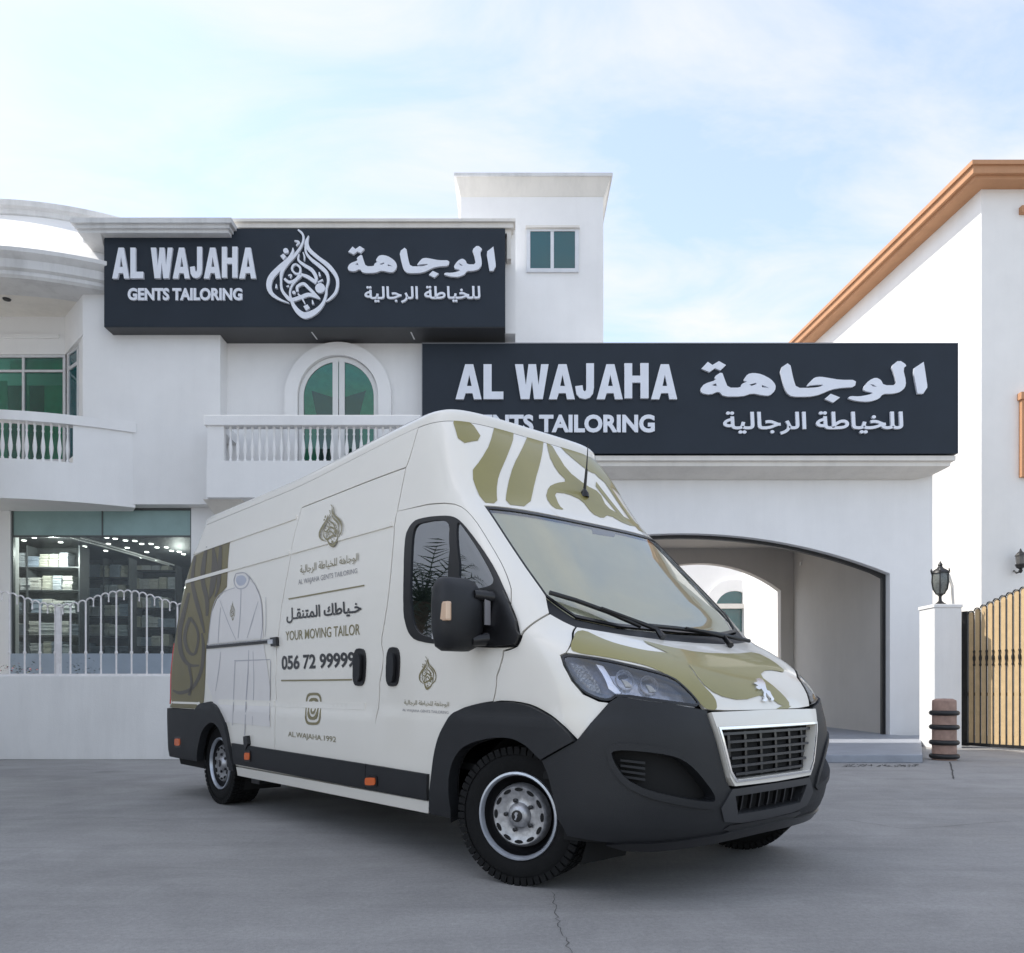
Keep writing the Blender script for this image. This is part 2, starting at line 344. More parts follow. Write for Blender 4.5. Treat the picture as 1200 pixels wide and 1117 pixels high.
EMBLEM_STROKES = [
 [(530,100,8),(505,190,46),(540,270,44),(640,360,42),(760,455,50),(850,570,44),(872,670,34),(850,770,34),(790,840,28),(735,880,12)],
 [(490,200,14),(500,300,26),(560,380,34),(660,460,44),(740,540,42),(762,630,30),(742,720,24),(735,800,28),(700,900,36),(620,990,58),(500,1045,76),(420,1010,60),(355,930,44),(320,840,26),(310,760,20),(340,680,24),(400,610,30),(440,570,34)],
 [(345,245,10),(340,300,30),(290,380,38),(190,480,60),(90,590,66),(62,690,62),(90,780,46),(180,850,28),(300,900,8)],
 [(405,30,16),(458,80,24),(468,150,22),(440,230,28),(370,330,34),(280,430,36),(215,530,38),(205,640,24),(215,740,30),(270,820,38),(330,860,44),(440,830,46),(540,800,44),(665,850,12)],
 [(365,162,14),(412,178,26),(385,220,10)],
 [(418,320,10),(410,390,24),(480,450,34),(570,510,40),(620,600,38),(606,675,10)],
 [(385,440,24),(430,480,24),(425,545,24),(375,550,24),(335,500,24),(350,452,24),(385,440,24)],
 [(440,560,28),(520,590,40),(608,650,40)],
 [(245,610,26),(300,652,34),(370,630,34),(420,572,24)],
 [(400,765,30),(398,705,30),(470,672,36),(530,720,34),(590,780,34),(665,845,10)],
 [(405,790,16),(450,840,20),(490,912,12)],
 [(290,575,14),(325,570,20),(315,605,10)], [(150,675,8),(150,725,26)], [(655,535,12),(665,585,24)], [(640,655,14),(700,625,20)], [(465,300,10),(482,350,18),(478,400,8)], [(575,865,10),(585,915,26)], [(270,705,10),(300,700,20)]]
EMBLEM_POLYS = [disc(262, 282, 30), [(198,345),(235,318),(268,352),(232,388)], [(470,940),(520,918),(548,962),(500,990)], disc(668, 725, 58, 20), disc(358, 777, 20, 10)]
EMBLEM_BOX = (32, 22, 890, 1085)
def emblem_parts():
    """list of (verts, faces) in zoom pixels"""
    outl = []
    for s in EMBLEM_STROKES:
        L, Rr = ribbon(s); n = len(L); outl.append((L + Rr, [(i, i + 1, n + i + 1, n + i) for i in range(n - 1)]))
    for p in EMBLEM_POLYS: outl.append((p, [tuple(range(len(p)))]))
    return outl
def glyph_parts(glyphs):
    return [tri_poly(o_, h_) for o_, h_ in glyphs]
def text_parts(body, bold=0.0, spacing=1.0):
    """outline font text as flat (verts, faces), y up"""
    c = bpy.data.curves.new('lettering', 'FONT'); c.body = body; c.offset = bold; c.space_character = spacing; c.resolution_u = 4
    o_ = bpy.data.objects.new('lettering', c); C.objects.link(o_)
    dg = bpy.context.evaluated_depsgraph_get(); me = bpy.data.meshes.new_from_object(o_.evaluated_get(dg))
    vs = [(v.co.x, v.co.y) for v in me.vertices]; fs = [tuple(p.vertices) for p in me.polygons]
    bpy.data.objects.remove(o_); bpy.data.curves.remove(c); bpy.data.meshes.remove(me)
    return vs, fs
def grow(poly, d):
    """push a closed outline outwards (d > 0 for a counter-clockwise outline)"""
    n = len(poly); out_ = []
    for i in range(n):
        a, b, c = poly[i - 1], poly[i], poly[(i + 1) % n]; d1 = Vector((b[0] - a[0], b[1] - a[1])); d2 = Vector((c[0] - b[0], c[1] - b[1]))
        if d1.length < 1e-7 or d2.length < 1e-7: out_.append(b); continue
        n1 = Vector((d1.y, -d1.x)).normalized(); n2 = Vector((d2.y, -d2.x)).normalized(); m_ = n1 + n2; k = d / max(.6, 1 + n1.dot(n2)); out_.append((b[0] + m_.x * k, b[1] + m_.y * k))
    return out_
def contour_parts(body, bold=0.0):
    """font text, every outer contour filled on its own (overlapping strokes of a glyph stay solid)"""
    c = bpy.data.curves.new('lettering', 'FONT'); c.body = body; o_ = bpy.data.objects.new('lettering', c); C.objects.link(o_)
    dg = bpy.context.evaluated_depsgraph_get(); cu_ = o_.to_curve(dg, apply_modifiers=False); loops = []
    for sp in cu_.splines:
        P = []; bp_ = sp.bezier_points; n = len(bp_)
        for i in range(n):
            a, b = bp_[i], bp_[(i + 1) % n]
            seg = geometry.interpolate_bezier(a.co, a.handle_right, b.handle_left, b.co, 5)[:-1] if (a.co - b.co).length > 1e-6 else []
            for q in seg:
                if not P or math.dist(P[-1], (q.x, q.y)) > .004: P.append((q.x, q.y))
        if len(P) > 2:
            if math.dist(P[0], P[-1]) < .004: P.pop()
            loops.append(P)
    o_.to_curve_clear(); bpy.data.objects.remove(o_); bpy.data.curves.remove(c)
    ar_ = lambda p: sum(p[i][0] * p[(i + 1) % len(p)][1] - p[(i + 1) % len(p)][0] * p[i][1] for i in range(len(p))) / 2
    sgn = 1 if ar_(max(loops, key=lambda p: abs(ar_(p)))) > 0 else -1
    loops = [(p if sgn > 0 else p[::-1]) for p in loops]; outs = [p for p in loops if ar_(p) > 0]; hol = [p for p in loops if ar_(p) < 0]; res = []
    for p in outs:
        hs = [h for h in hol if inside(h[0], p) and inside(h[len(h) // 2], p)]
        res.append(tri_poly(grow(p, bold), [grow(h, bold * .8) for h in hs]))
    return res
SUB_AR = ''.join(reversed('\ufedf\ufee0\ufea8\ufef4\ufe8e\ufec3\ufe94 \ufe8d\ufedf\ufeae\ufe9f\ufe8e\ufedf\ufef4\ufe94'))
def sign_letters(parts, src, dst, Y, depth, parent, name, flip=False, merge=False, skew=0.0):
    """parts in src box (x0,y0,x1,y1; y down unless flip) -> raised letters over dst px box at depth Y"""
    x0, y0, x1, y1 = src; X0, X1 = wx(dst[0], Y), wx(dst[2], Y); Z0, Z1 = wz(dst[1], Y), wz(dst[3], Y)
    mall = MB()
    for vs, fs in parts:
        P = []; depth += .0007 if len(parts) > 15 else 0
        for x, y in vs:
            fx = (x - x0) / (x1 - x0); fy = (y - y0) / (y1 - y0)
            if flip: fy = 1 - fy
            P.append((X0 + (X1 - X0) * fx, Z0 + (Z1 - Z0) * fy - skew * (X1 - X0) * fx))
        n = len(P); cnt = {}
        for f in fs:
            for i in range(len(f)):
                a, b = f[i], f[(i + 1) % len(f)]; cnt[(a, b)] = cnt.get((a, b), 0) + 1
        mb_ = mall if merge else MB()
        V3 = [(p[0], Y - depth, p[1]) for p in P] + [(p[0], Y, p[1]) for p in P]
        F3 = [tuple(f) for f in fs]
        for (a, b) in cnt:
            if (b, a) not in cnt: F3.append((a, b, b + n, a + n))
        mb_.add(V3, F3)
        if not merge: mb_.build(name, M['letter'], parent)
    if merge: mall.build(name, M['letter'], parent)
def sign_content(parent, Y, lat, ar, sub_l, sub_a, skew=0.0):
    sign_letters(glyph_parts(LATIN), LATIN_BOX, lat, Y, 0.055, parent, 'letter', skew=skew)
    sign_letters(glyph_parts(ARABIC), ARABIC_BOX, ar, Y, 0.055, parent, 'letter', skew=skew)
    for body, box, bold in (('GENTS TAILORING', sub_l, 0.040), (SUB_AR, sub_a, 0.020)):
        # one raised character at a time
        vs, fs = text_parts(body, bold)
        src = (min(v[0] for v in vs), min(v[1] for v in vs), max(v[0] for v in vs), max(v[1] for v in vs))
        comp = split_islands(vs, fs)
        if body != 'GENTS TAILORING':
            comp = contour_parts(body, bold)
            src = (min(v[0] for c in comp for v in c[0]), min(v[1] for c in comp for v in c[0]), max(v[0] for c in comp for v in c[0]), max(v[1] for c in comp for v in c[0]))
        sign_letters(comp, src, box, Y, 0.035, parent, 'letter', flip=True, skew=skew)
def split_islands(vs, fs):
    par = list(range(len(vs)))
    def find(a):
        while par[a] != a: par[a] = par[par[a]]; a = par[a]
        return a
    for f in fs:
        for k in f[1:]: par[find(k)] = find(f[0])
    groups = {}
    for f in fs: groups.setdefault(find(f[0]), []).append(f)
    res = []
    for g_ in groups.values():
        ids = sorted({i for f in g_ for i in f}); mp_ = {a: b for b, a in enumerate(ids)}
        res.append(([vs[i] for i in ids], [tuple(mp_[i] for i in f) for f in g_]))
    return res

# ================================================================== SHOP BUILDING (left)
bld = tag(empty('shop_building', (-6, 17, 0)), 'white two-storey shop building with balconies, arched window and glazed ground floor', 'building')
bld_inv = Matrix.Translation((-6, 17, 0)).inverted()
def part(mb_, name, m_, parent=bld, sm=None, bevel=0.0):
    o_ = mb_.build(name, m_, None, sm, bevel)
    o_.parent = parent; o_.matrix_parent_inverse = parent_world(parent).inverted(); return o_
def parent_world(p):
    m_ = Matrix.Identity(4)
    chain = []
    while p is not None: chain.append(p); p = p.parent
    for q in reversed(chain): m_ = m_ @ q.matrix_parent_inverse @ Matrix.LocRotScale(q.location, q.rotation_euler, q.scale)
    return m_
YW = 16.4; YR = 16.8; YG = 16.7
# upper wall volumes
XL = -13.0
wallU = MB()
zt, zb = wz(264, YW), wz(591, YW)
x97, x258, x604 = wx(97, YW), wx(258, YW), wx(604, YW)
zs402 = wz(402, YR)
wallU.box((x97, YW, zb), (x258, 24, zt))                          # corner bay
wallU.box((x258 + .0, YW, zs402 + .02), (x604, 24, zt))                 # block behind the big sign
wallU.box((x258, YR, zb), (x604 - .02, 23.9, zs402 + .02))              # recessed wall with the arched window
part(wallU, 'wall', M['white'])
# bay recess at the far left with angled return
YB = 17.4
bay = MB(); z415, z345 = wz(415, YB), wz(482, YB)
x76 = wx(76, YB)
bay.prism([(XL, YB), (x76, YB), (x97, YW + .01), (x97, 23), (XL, 23)], 'z', wz(415, YB), wz(290, YB))
bay.prism([(XL, YB + .02), (x76, YB + .02), (x97, YW + .03), (x97, 23), (XL, 23)], 'z', zb, wz(541, YB))
bay.prism([(wx(93, 16.9), 16.88), (x97, YW + .02), (x97, 23), (wx(93, 16.9) , 23)], 'z', wz(541, YB), wz(415, YB))
part(bay, 'bay_wall', M['white'])
mould = MB()
mould.box((XL, YB - .05, wz(397, YB)), (wx(70, YB), YB, wz(393, YB)))
part(mould, 'wall_moulding', M['white'])
# bay windows
def window(parent, x0, x1, z0, z1, Y, mulls=(), trans=(), fr=0.06, gl='teal_glass', dep=0.07, name='window', side=None):
    """x0..x1 in metres; frame proud of wall at Y"""
    fo = MB()
    fo.box((x0, Y - dep, z0), (x0 + fr, Y + .02, z1)); fo.box((x1 - fr, Y - dep, z0), (x1, Y + .02, z1))
    fo.box((x0 + fr, Y - dep + .003, z1 - fr), (x1 - fr, Y + .02, z1 - .001)); fo.box((x0 + fr, Y - dep + .003, z0 + .001), (x1 - fr, Y + .02, z0 + fr))
    for mx_ in mulls: fo.box((mx_ - fr * .45, Y - dep + .012, z0 + fr), (mx_ + fr * .45, Y + .01, z1 - fr))
    for tz in trans: fo.box((x0 + fr, Y - dep + .009, tz - fr * .4), (x1 - fr, Y + .01, tz + fr * .4))
    f_ = part(fo, name, M['alu'], parent)
    xs = [x0 + fr] + sorted(mulls) + [x1 - fr]; zs = [z0 + fr] + sorted(trans) + [z1 - fr]
    for a, b in zip(xs[:-1], xs[1:]):
        for c_, d_ in zip(zs[:-1], zs[1:]):
            part(MB().box((a, Y - dep * .55, c_), (b, Y - dep * .55 + .008, d_)), 'pane', M[gl], f_)
    return f_
zwt, zwb = wz(415, YB), wz(541, YB)
window(bld, XL, wx(76, YB), zwb, zwt, YB + .12, mulls=[wx(-60, YB), wx(26, YB)], trans=[wz(434, YB)], gl='teal_glass', dep=.1)
# angled side pane
sp = MB(); a_, b_ = Vector((wx(79, YB), YB - .02, 0)), Vector((wx(92, 16.95), 16.95, 0))
def slab(mb_, a, b, z0, z1, th):
    d = (b - a).normalized(); n_ = Vector((-d.y, d.x, 0)) * th
    mb_.add([(a.x, a.y, z0), (b.x, b.y, z0), (b.x + n_.x, b.y + n_.y, z0), (a.x + n_.x, a.y + n_.y, z0), (a.x, a.y, z1), (b.x, b.y, z1), (b.x + n_.x, b.y + n_.y, z1), (a.x + n_.x, a.y + n_.y, z1)],
            [(0, 3, 2, 1), (4, 5, 6, 7), (0, 1, 5, 4), (1, 2, 6, 5), (2, 3, 7, 6), (3, 0, 4, 7)]); return mb_
d_ = (b_ - a_)
fr_ = MB(); slab(fr_, a_, a_ + d_ * .16, zwb, zwt, .08); slab(fr_, a_ + d_ * .84, b_, zwb, zwt, .08); slab(fr_, a_ + d_ * .16, a_ + d_ * .84, zwt - .06, zwt - .002, .07); slab(fr_, a_ + d_ * .16, a_ + d_ * .84, wz(436, YB), wz(432, YB), .07)
f_ = part(fr_, 'window', M['alu']); part(slab(MB(), a_ + d_ * .16 + Vector((0, .03, 0)), a_ + d_ * .84 + Vector((0, .03, 0)), zwb, zwt - .06, .01), 'pane', M['teal_dark'], f_)
# interior behind bay panes: dark room with pale curtains
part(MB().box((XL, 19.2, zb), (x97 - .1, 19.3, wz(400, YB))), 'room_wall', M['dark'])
cu = MB()
for (p0, p1, q0, q1) in ((26, 34, 452, 545), (52, 74, 452, 545), (-30, 8, 446, 545), (12, 74, 422, 434)):
    cu.box((wx(p0, 17.65), 17.65, wz(q1, 17.65)), (wx(p1, 17.65), 17.68, wz(q0, 17.65)))
part(cu, 'curtain', M['curtain'])
# round canopy, cone roof and upper ring
XC_, YC_ = -11.0, 21.4
zc = wz(284, 15.4)
A0, A1 = -math.pi * 0.99, 0.0
canopy = MB().lathe([(5.0, zc - .52), (5.75, zc - .52), (5.80, zc - .47), (5.80, zc - .40), (5.86, zc - .36), (5.88, zc - .20), (5.96, zc - .14), (6.0, zc - .10), (6.0, zc - .02), (5.96, zc), (5.90, zc)], 96, (XC_, YC_, 0), a0=A0, a1=A1)
part(canopy, 'canopy_ring', M['grey_cornice'], sm=25)
part(MB().lathe([(0.1, zc - .50), (5.1, zc - .515)], 64, (XC_, YC_, 0), a0=A0, a1=A1), 'canopy_soffit', M['cream'])
zu = wz(243, 16.3)
part(MB().lathe([(5.90, zc - .02), (4.82, zu + .02)], 96, (XC_, YC_, 0), a0=A0, a1=A1), 'roof', M['white'], sm=40)
part(MB().lathe([(4.80, zu), (4.86, zu + .03), (4.87, zu + .12), (4.95, zu + .16), (4.96, zu + .27), (4.9, zu + .29), (0.1, zu + .29)], 96, (XC_, YC_, 0), a0=A0, a1=A1), 'roof_ring', M['grey_cornice'], sm=25)
dl = part(MB().lathe([(0.0, -.03), (.07, -.03), (.085, 0)], 16, (wx(8, 16.6), 16.6, zc - .51)), 'downlight', M['black'])
# main cornices
def frustum(mb_, t, b, zt_, zb_):
    """t, b: (x0,y0,x1,y1) rectangles at top and bottom"""
    return mb_.add([(b[0], b[1], zb_), (b[2], b[1], zb_), (b[2], b[3], zb_), (b[0], b[3], zb_), (t[0], t[1], zt_), (t[2], t[1], zt_), (t[2], t[3], zt_), (t[0], t[3], zt_)],
                   [(0, 3, 2, 1), (4, 5, 6, 7), (0, 1, 5, 4), (1, 2, 6, 5), (2, 3, 7, 6), (3, 0, 4, 7)])
YK = 15.75; ztop = wz(255, YK)
c1 = MB(); xl, xr = wx(82, YK), wx(271, YK)
c1.box((xl, YK, ztop - .10), (xr, 22, ztop)); c1.box((xl + .06, YK + .06, ztop - .17), (xr - .06, 22, ztop - .10))
c1.box((xl + .1, YK + .12, ztop - .235), (xr - .1, 22, ztop - .17))
frustum(c1, (xl + .10, YK + .12, wx(121.5, 16), 22), (x97 + .28, YW - .02, x97 + .5, 22), ztop - .235, wz(300, YW))
part(c1, 'cornice', M['grey_cornice'])
c2 = MB(); YK2 = 16.1; zt2 = wz(256, YK2); xr2 = wx(604, YK2)
c2.box((wx(271, YK2) + .0, YK2, zt2 - .06), (xr2, 22, zt2)); c2.box((wx(271, YK2), YK2 + .05, zt2 - .16), (xr2 - .04, 22, zt2 - .06)); c2.box((wx(271, YK2), YK2 + .12, zt2 - .24), (xr2 - .08, 22, zt2 - .16))
c2.box((wx(594, YK2), YK2 + .1, wz(300, YK2)), (xr2 - .09, YW, zt2 - .24))
part(c2, 'cornice', M['cream'])
# tower
YT = 18.2; tw = MB(); tw.box((wx(540, YT), YT, 5), (wx(707, YT), 23, wz(218, YT))); part(tw, 'tower_wall', M['white'])
tc_ = MB(); zt3 = wz(203, YT - .2)
tc_.box((wx(532, YT - .22), YT - .22, zt3 - .07), (wx(718, YT - .22), 23.3, zt3)); part(tc_, 'tower_cornice_cap', M['grey_cornice'])
tc_ = MB(); frustum(tc_, (wx(535, YT - .18), YT - .18, wx(716, YT - .18), 23.2), (wx(540, YT) - .01, YT - .01, wx(707, YT) + .01, 23), zt3 - .07, zt3 - .42); part(tc_, 'tower_cornice', M['cream'])
window(bld, wx(617, YT), wx(678, YT), wz(320, YT), wz(268, YT), YT, mulls=[wx(647, YT)], gl='teal_dark', fr=.085, dep=.05)
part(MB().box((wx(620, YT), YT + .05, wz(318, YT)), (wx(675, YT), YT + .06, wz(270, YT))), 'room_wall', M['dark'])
part(MB().box((wx(616, YT), YT - .1, wz(269.5, YT)), (wx(679, YT), YT, wz(267, YT))), 'window_head', M['cream'])
# ------- arched window
def arc(cx, cz, r, a0, a1, n): return [(cx + r * math.cos(a0 + (a1 - a0) * k / n), cz + r * math.sin(a0 + (a1 - a0) * k / n)) for k in range(n + 1)]
def arch_band(mb_, cx, cz, ro, ri, zb_, y0, y1, n=40):
    O = [(cx + ro, zb_)] + arc(cx, cz, ro, 0, math.pi, n) + [(cx - ro, zb_)]
    I = [(cx + ri, zb_)] + arc(cx, cz, ri, 0, math.pi, n) + [(cx - ri, zb_)]
    m_ = len(O); vs = [(p[0], y0, p[1]) for p in O] + [(p[0], y0, p[1]) for p in I] + [(p[0], y1, p[1]) for p in O] + [(p[0], y1, p[1]) for p in I]; fs = []
    for i in range(m_ - 1):
        fs += [(i, i + 1, m_ + i + 1, m_ + i), (i, 2 * m_ + i, 2 * m_ + i + 1, i + 1), (m_ + i, m_ + i + 1, 3 * m_ + i + 1, 3 * m_ + i), (2 * m_ + i, 3 * m_ + i, 3 * m_ + i + 1, 2 * m_ + i + 1)]
    return mb_.add(vs, fs)
acx = wx(397.5, YR); acz = wz(466, YR); u = YR / F; zfl = wz(545, YR)
part(arch_band(MB(), acx, acz, 62 * u, 47 * u, zfl, YR - .14, YR), 'arch_surround', M['white'], sm=30)
aw = MB(); arch_band(aw, acx, acz, 46.5 * u, 41 * u, zfl, YR - .05, YR + .0)
aw.box((acx - 7 * u, YR - .06, zfl), (acx - .5 * u, YR, acz + 41.5 * u)); aw.box((acx + .5 * u, YR - .06, zfl), (acx + 7 * u, YR, acz + 41.5 * u))
awf = part(aw, 'arched_window', mat('white_frame_paint', (0.72, 0.72, 0.71), rough=0.4))
for s_ in (-1, 1):
    pts = [(acx + s_ * 6 * u, zfl)] + [(acx + s_ * r_ * 1.0, z_) for r_, z_ in [(41.5 * u * math.cos(t), acz + 41.5 * u * math.sin(t)) for t in [k * R(82) / 16 for k in range(17)]]]
    pts = [(acx + s_ * 6 * u, zfl), (acx + s_ * 41.5 * u, zfl)] + [(acx + s_ * 41.5 * u * math.cos(t), acz + 41.5 * u * math.sin(t)) for t in [k * R(81.5) / 16 for k in range(17)]]
    part(MB().prism(pts, 'y', YR - .03, YR - .022), 'pane', M['teal_glass'], awf)
# the recess behind the arched panes is cut as a shallow box: dark backing with tied-back curtains in front
bk = MB(); pts = [(acx - 41.5 * u, zfl)] + list(reversed(arc(acx, acz, 41.5 * u, 0, math.pi, 30))) + [(acx + 41.5 * u, zfl)]
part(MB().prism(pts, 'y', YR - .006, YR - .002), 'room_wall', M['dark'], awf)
top_arc = [(acx + 41 * u * math.cos(t), acz + 41 * u * math.sin(t)) for t in [math.pi * k / 24 for k in range(25)]]
curt = top_arc + [(wx(358, YR), wz(500, YR)), (wx(357, YR), wz(540, YR)), (wx(372, YR), wz(540, YR)), (wx(374, YR), wz(500, YR)), (wx(365, YR), wz(458, YR)), (wx(397, YR), wz(468, YR)), (wx(429, YR), wz(458, YR)), (wx(420, YR), wz(492, YR)), (wx(424, YR), wz(540, YR)), (wx(438, YR), wz(540, YR))]
vs, fs = tri_poly(curt); part(MB().add([(p[0], YR - .012, p[1]) for p in vs], fs), 'curtain', M['curtain'], awf)
# ------- balconies
def baluster_mesh():
    h = 0.78
    prof = [(.030, 0), (.030, .05), (.018, .07), (.022, .12), (.038, .22), (.042, .30), (.030, .42), (.018, .52), (.016, .58), (.026, .62), (.018, .66), (.022, .72), (.030, .74), (.030, h)]
    return MB().lathe(prof, 8)
proto_b = baluster_mesh().build('baluster', M['white'], None, sm=40); bal_me = proto_b.data; bpy.data.objects.remove(proto_b)
YBf = 15.6
bb = MB(); xb0, xb1 = wx(242, YBf), wx(493, YBf)
zr0, zr1, zp, zpb = wz(487, YBf), wz(499, YBf), wz(540, YBf), wz(583, YBf)
bb.box((xb0, YBf, zpb), (xb1, YBf + .16, zp)); bb.box((xb0, YBf + .16, zpb), (xb1, YR, zpb + .18))
bb.box((xb0, YBf + .16, zpb + .18), (xb0 + .16, YR, zp)); bb.box((xb0 + .01, YBf + .01, zp), (xb0 + .34, YBf + .15, zr1))
bal = part(bb, 'balcony', M['white'])
part(MB().box((xb0 - .04, YBf - .04, zr1), (xb1, YBf + .20, zr0)).box((xb0 - .04, YBf + .20, zr1), (xb0 + .2, YR, zr0)), 'handrail', M['white'], bal, bevel=0.012)
k = 0; x_ = wx(268.5, YBf)
while x_ < wx(490, YBf):
    o_ = link('baluster', bal_me, bal); o_.matrix_parent_inverse = parent_world(bal).inverted(); o_.location = (x_, YBf + .08, zp); o_.scale = (1, 1, (zr1 - zp) / .78); x_ += 0.145
cb_ = MB(); frustum(cb_, (wx(248, 16.2), 15.75, wx(292, 16.2), YR), (wx(258, 16.4), 16.2, wx(282, 16.4), YR), zpb, zpb - .26); part(cb_, 'corbel', M['cream'])
# round balcony on the left
RB = 5.87
zq0, zq1, zq2, zq3 = wz(480, 15.55), wz(491, 15.55), wz(536, 15.55), wz(583, 15.55)
ang_r = math.atan2(-5.0, 3.07); a78 = math.atan2(-math.sqrt(max(RB ** 2 - (wx(80, 15.75) - XC_) ** 2, 0)), wx(80, 15.75) - XC_)
rb = MB().lathe([(RB - 1.2, zq3), (RB, zq3), (RB, zq2), (RB - .16, zq2), (RB - .16, zq3 + .15), (RB - 1.2, zq3 + .15)], 60, (XC_, YC_, 0), a0=-math.pi * .9, a1=ang_r + .01)
rb.lathe([(RB - .16, zq2), (RB, zq2), (RB, zq1), (RB - .16, zq1), (RB - .16, zq2)], 12, (XC_, YC_, 0), a0=a78, a1=ang_r + .01)
rbal = part(rb, 'round_balcony', M['white'], sm=30)
part(MB().lathe([(RB - .20, zq1), (RB + .05, zq1), (RB + .05, zq0), (RB - .20, zq0), (RB - .20, zq1)], 60, (XC_, YC_, 0), a0=-math.pi * .9, a1=ang_r + .012), 'handrail', M['white'], rbal, sm=30)
aa = a78 - .018
while aa > a78 - .62:
    o_ = link('baluster', bal_me, rbal); o_.matrix_parent_inverse = parent_world(rbal).inverted()
    o_.location = (XC_ + (RB - .08) * math.cos(aa), YC_ + (RB - .08) * math.sin(aa), zq2); o_.scale = (1, 1, (zq1 - zq2) / .78); aa -= .0255
# ------- ground floor
gfm = MB(); x12, x224 = wx(12, YG), wx(224, YG); zw0, zw1 = wz(766, YG), wz(591, YG); zg = wz(583, YG) + .05
gfm.box((XL, YG, 0), (x12, YG + .3, zg)); gfm.box((x224, YG, 0), (x604 + .3, YG + .3, zg)); gfm.box((x12, YG, zw1), (x224, YG + .3, zg))
gfm.box((XL - .3, YG + .3, 0), (XL, 24, zg)); gfm.box((x224 + .01, YG + .3, 0), (x604 + .3, 24, zg))
part(gfm, 'ground_floor_wall', M['white'])
part(MB().box((x12, YG - .02, 0), (x224, YG + .25, zw0)), 'window_sill', mat('sill_panel_blue_grey', (0.34, 0.40, 0.47), rough=0.5, noise=(2, 0.1)))
sf = MB(); fr = .035; xm = wx(118.5, YG); ztr = wz(628, YG)
for a, b in ((x12, x12 + fr), (x224 - fr, x224)): sf.box((a, YG + .04, zw0), (b, YG + .12, zw1))
sf.box((xm - .012, YG + .04, ztr), (xm + .012, YG + .10, zw1 - .12)); sf.box((x12 + fr, YG + .04, zw1 - .12), (x224 - fr, YG + .12, zw1)); sf.box((x12 + fr, YG + .05, ztr - .02), (x224 - fr, YG + .09, ztr + .02))
shopw = part(sf, 'shop_window', mat('shop_frame_dark', (0.10, 0.11, 0.11), rough=0.4))
for a, b in ((x12 + fr, xm - .012), (xm + .012, x224 - fr)): part(MB().box((a, YG + .06, ztr + .02), (b, YG + .075, zw1 - .12)), 'frosted_pane', M['frost'], shopw)
part(MB().box((x12 + fr, YG + .06, zw0), (x224 - fr, YG + .07, ztr - .02)), 'pane', M['shop_glass'], shopw)
# shop room
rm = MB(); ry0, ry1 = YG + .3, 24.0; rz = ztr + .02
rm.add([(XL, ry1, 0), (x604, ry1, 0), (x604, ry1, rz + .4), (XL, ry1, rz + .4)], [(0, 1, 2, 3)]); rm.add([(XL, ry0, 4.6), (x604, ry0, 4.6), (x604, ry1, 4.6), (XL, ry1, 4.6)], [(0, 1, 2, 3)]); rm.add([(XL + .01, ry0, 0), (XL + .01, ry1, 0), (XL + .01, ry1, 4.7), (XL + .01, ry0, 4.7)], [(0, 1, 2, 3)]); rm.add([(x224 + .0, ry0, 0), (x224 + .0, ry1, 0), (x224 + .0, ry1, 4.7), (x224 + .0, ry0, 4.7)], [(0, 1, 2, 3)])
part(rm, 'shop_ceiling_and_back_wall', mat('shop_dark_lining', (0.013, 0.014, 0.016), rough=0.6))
part(MB().box((XL, ry0, .3), (x604, ry1, .35)), 'shop_floor', mat('shop_floor_tile', (0.12, 0.12, 0.12), rough=0.3))
M['lamp'] = mat('downlight_glow', (1, 1, 1), emit=((1.0, 0.97, 0.9), 3.0))
M['shopsteel'] = mat('shelf_steel', (0.07, 0.075, 0.08), rough=0.4)
dlm = MB().lathe([(0.0, 0), (.045, 0), (.055, .012)], 12).build('shop_downlight', M['lamp']); dlm.data.name = 'downlight_mesh'
tag(dlm, 'small round lit downlight set in the dark shop ceiling', 'ceiling light', 'lit downlights in the shop ceiling')
spots = [((px_ - CX) / F * (3.46 / (HZ - py_) * F), 3.46 / (HZ - py_) * F) for px_, py_ in ((40,630.5),(57,629.5),(71,636),(99,641),(124,646),(166,654),(184,657),(125,630.5),(135,632),(147,634),(158,634.5),(166,638),(177,638),(184,642),(195,642),(201,646),(210,647),(215,650),(127,638),(149,642.5),(172,647.5),(28,634))]
for i, (x_, y_) in enumerate(spots):
    o_ = dlm if i == 0 else dlm.copy()
    if i: C.objects.link(o_)
    o_.location = (x_, min(y_, 23.5), 4.58)
for (x_, y_, e_) in ((-10.4, 17.8, 45), (-8.4, 19.8, 22), (-7.6, 21.3, 14)):
    l = bpy.data.lights.new('shop_light', 'POINT'); l.energy = e_; l.shadow_soft_size = .02; l.color = (1, .97, .92)
    lo = bpy.data.objects.new('shop_light', l); C.objects.link(lo); lo.location = (x_, y_, 4.2)
trk = MB(); 
for k in range(2): trk.tube([(wx(82 + 12 * k, 17.6), 17.6, 4.54), (wx(198 + 6 * k, 21.6), 21.6, 4.54)], .02, 6)
tag(trk.build('light_track', mat('light_track_white', (0.6, 0.6, 0.6), rough=0.4)), 'pair of thin pale light tracks under the dark shop ceiling', 'light track')
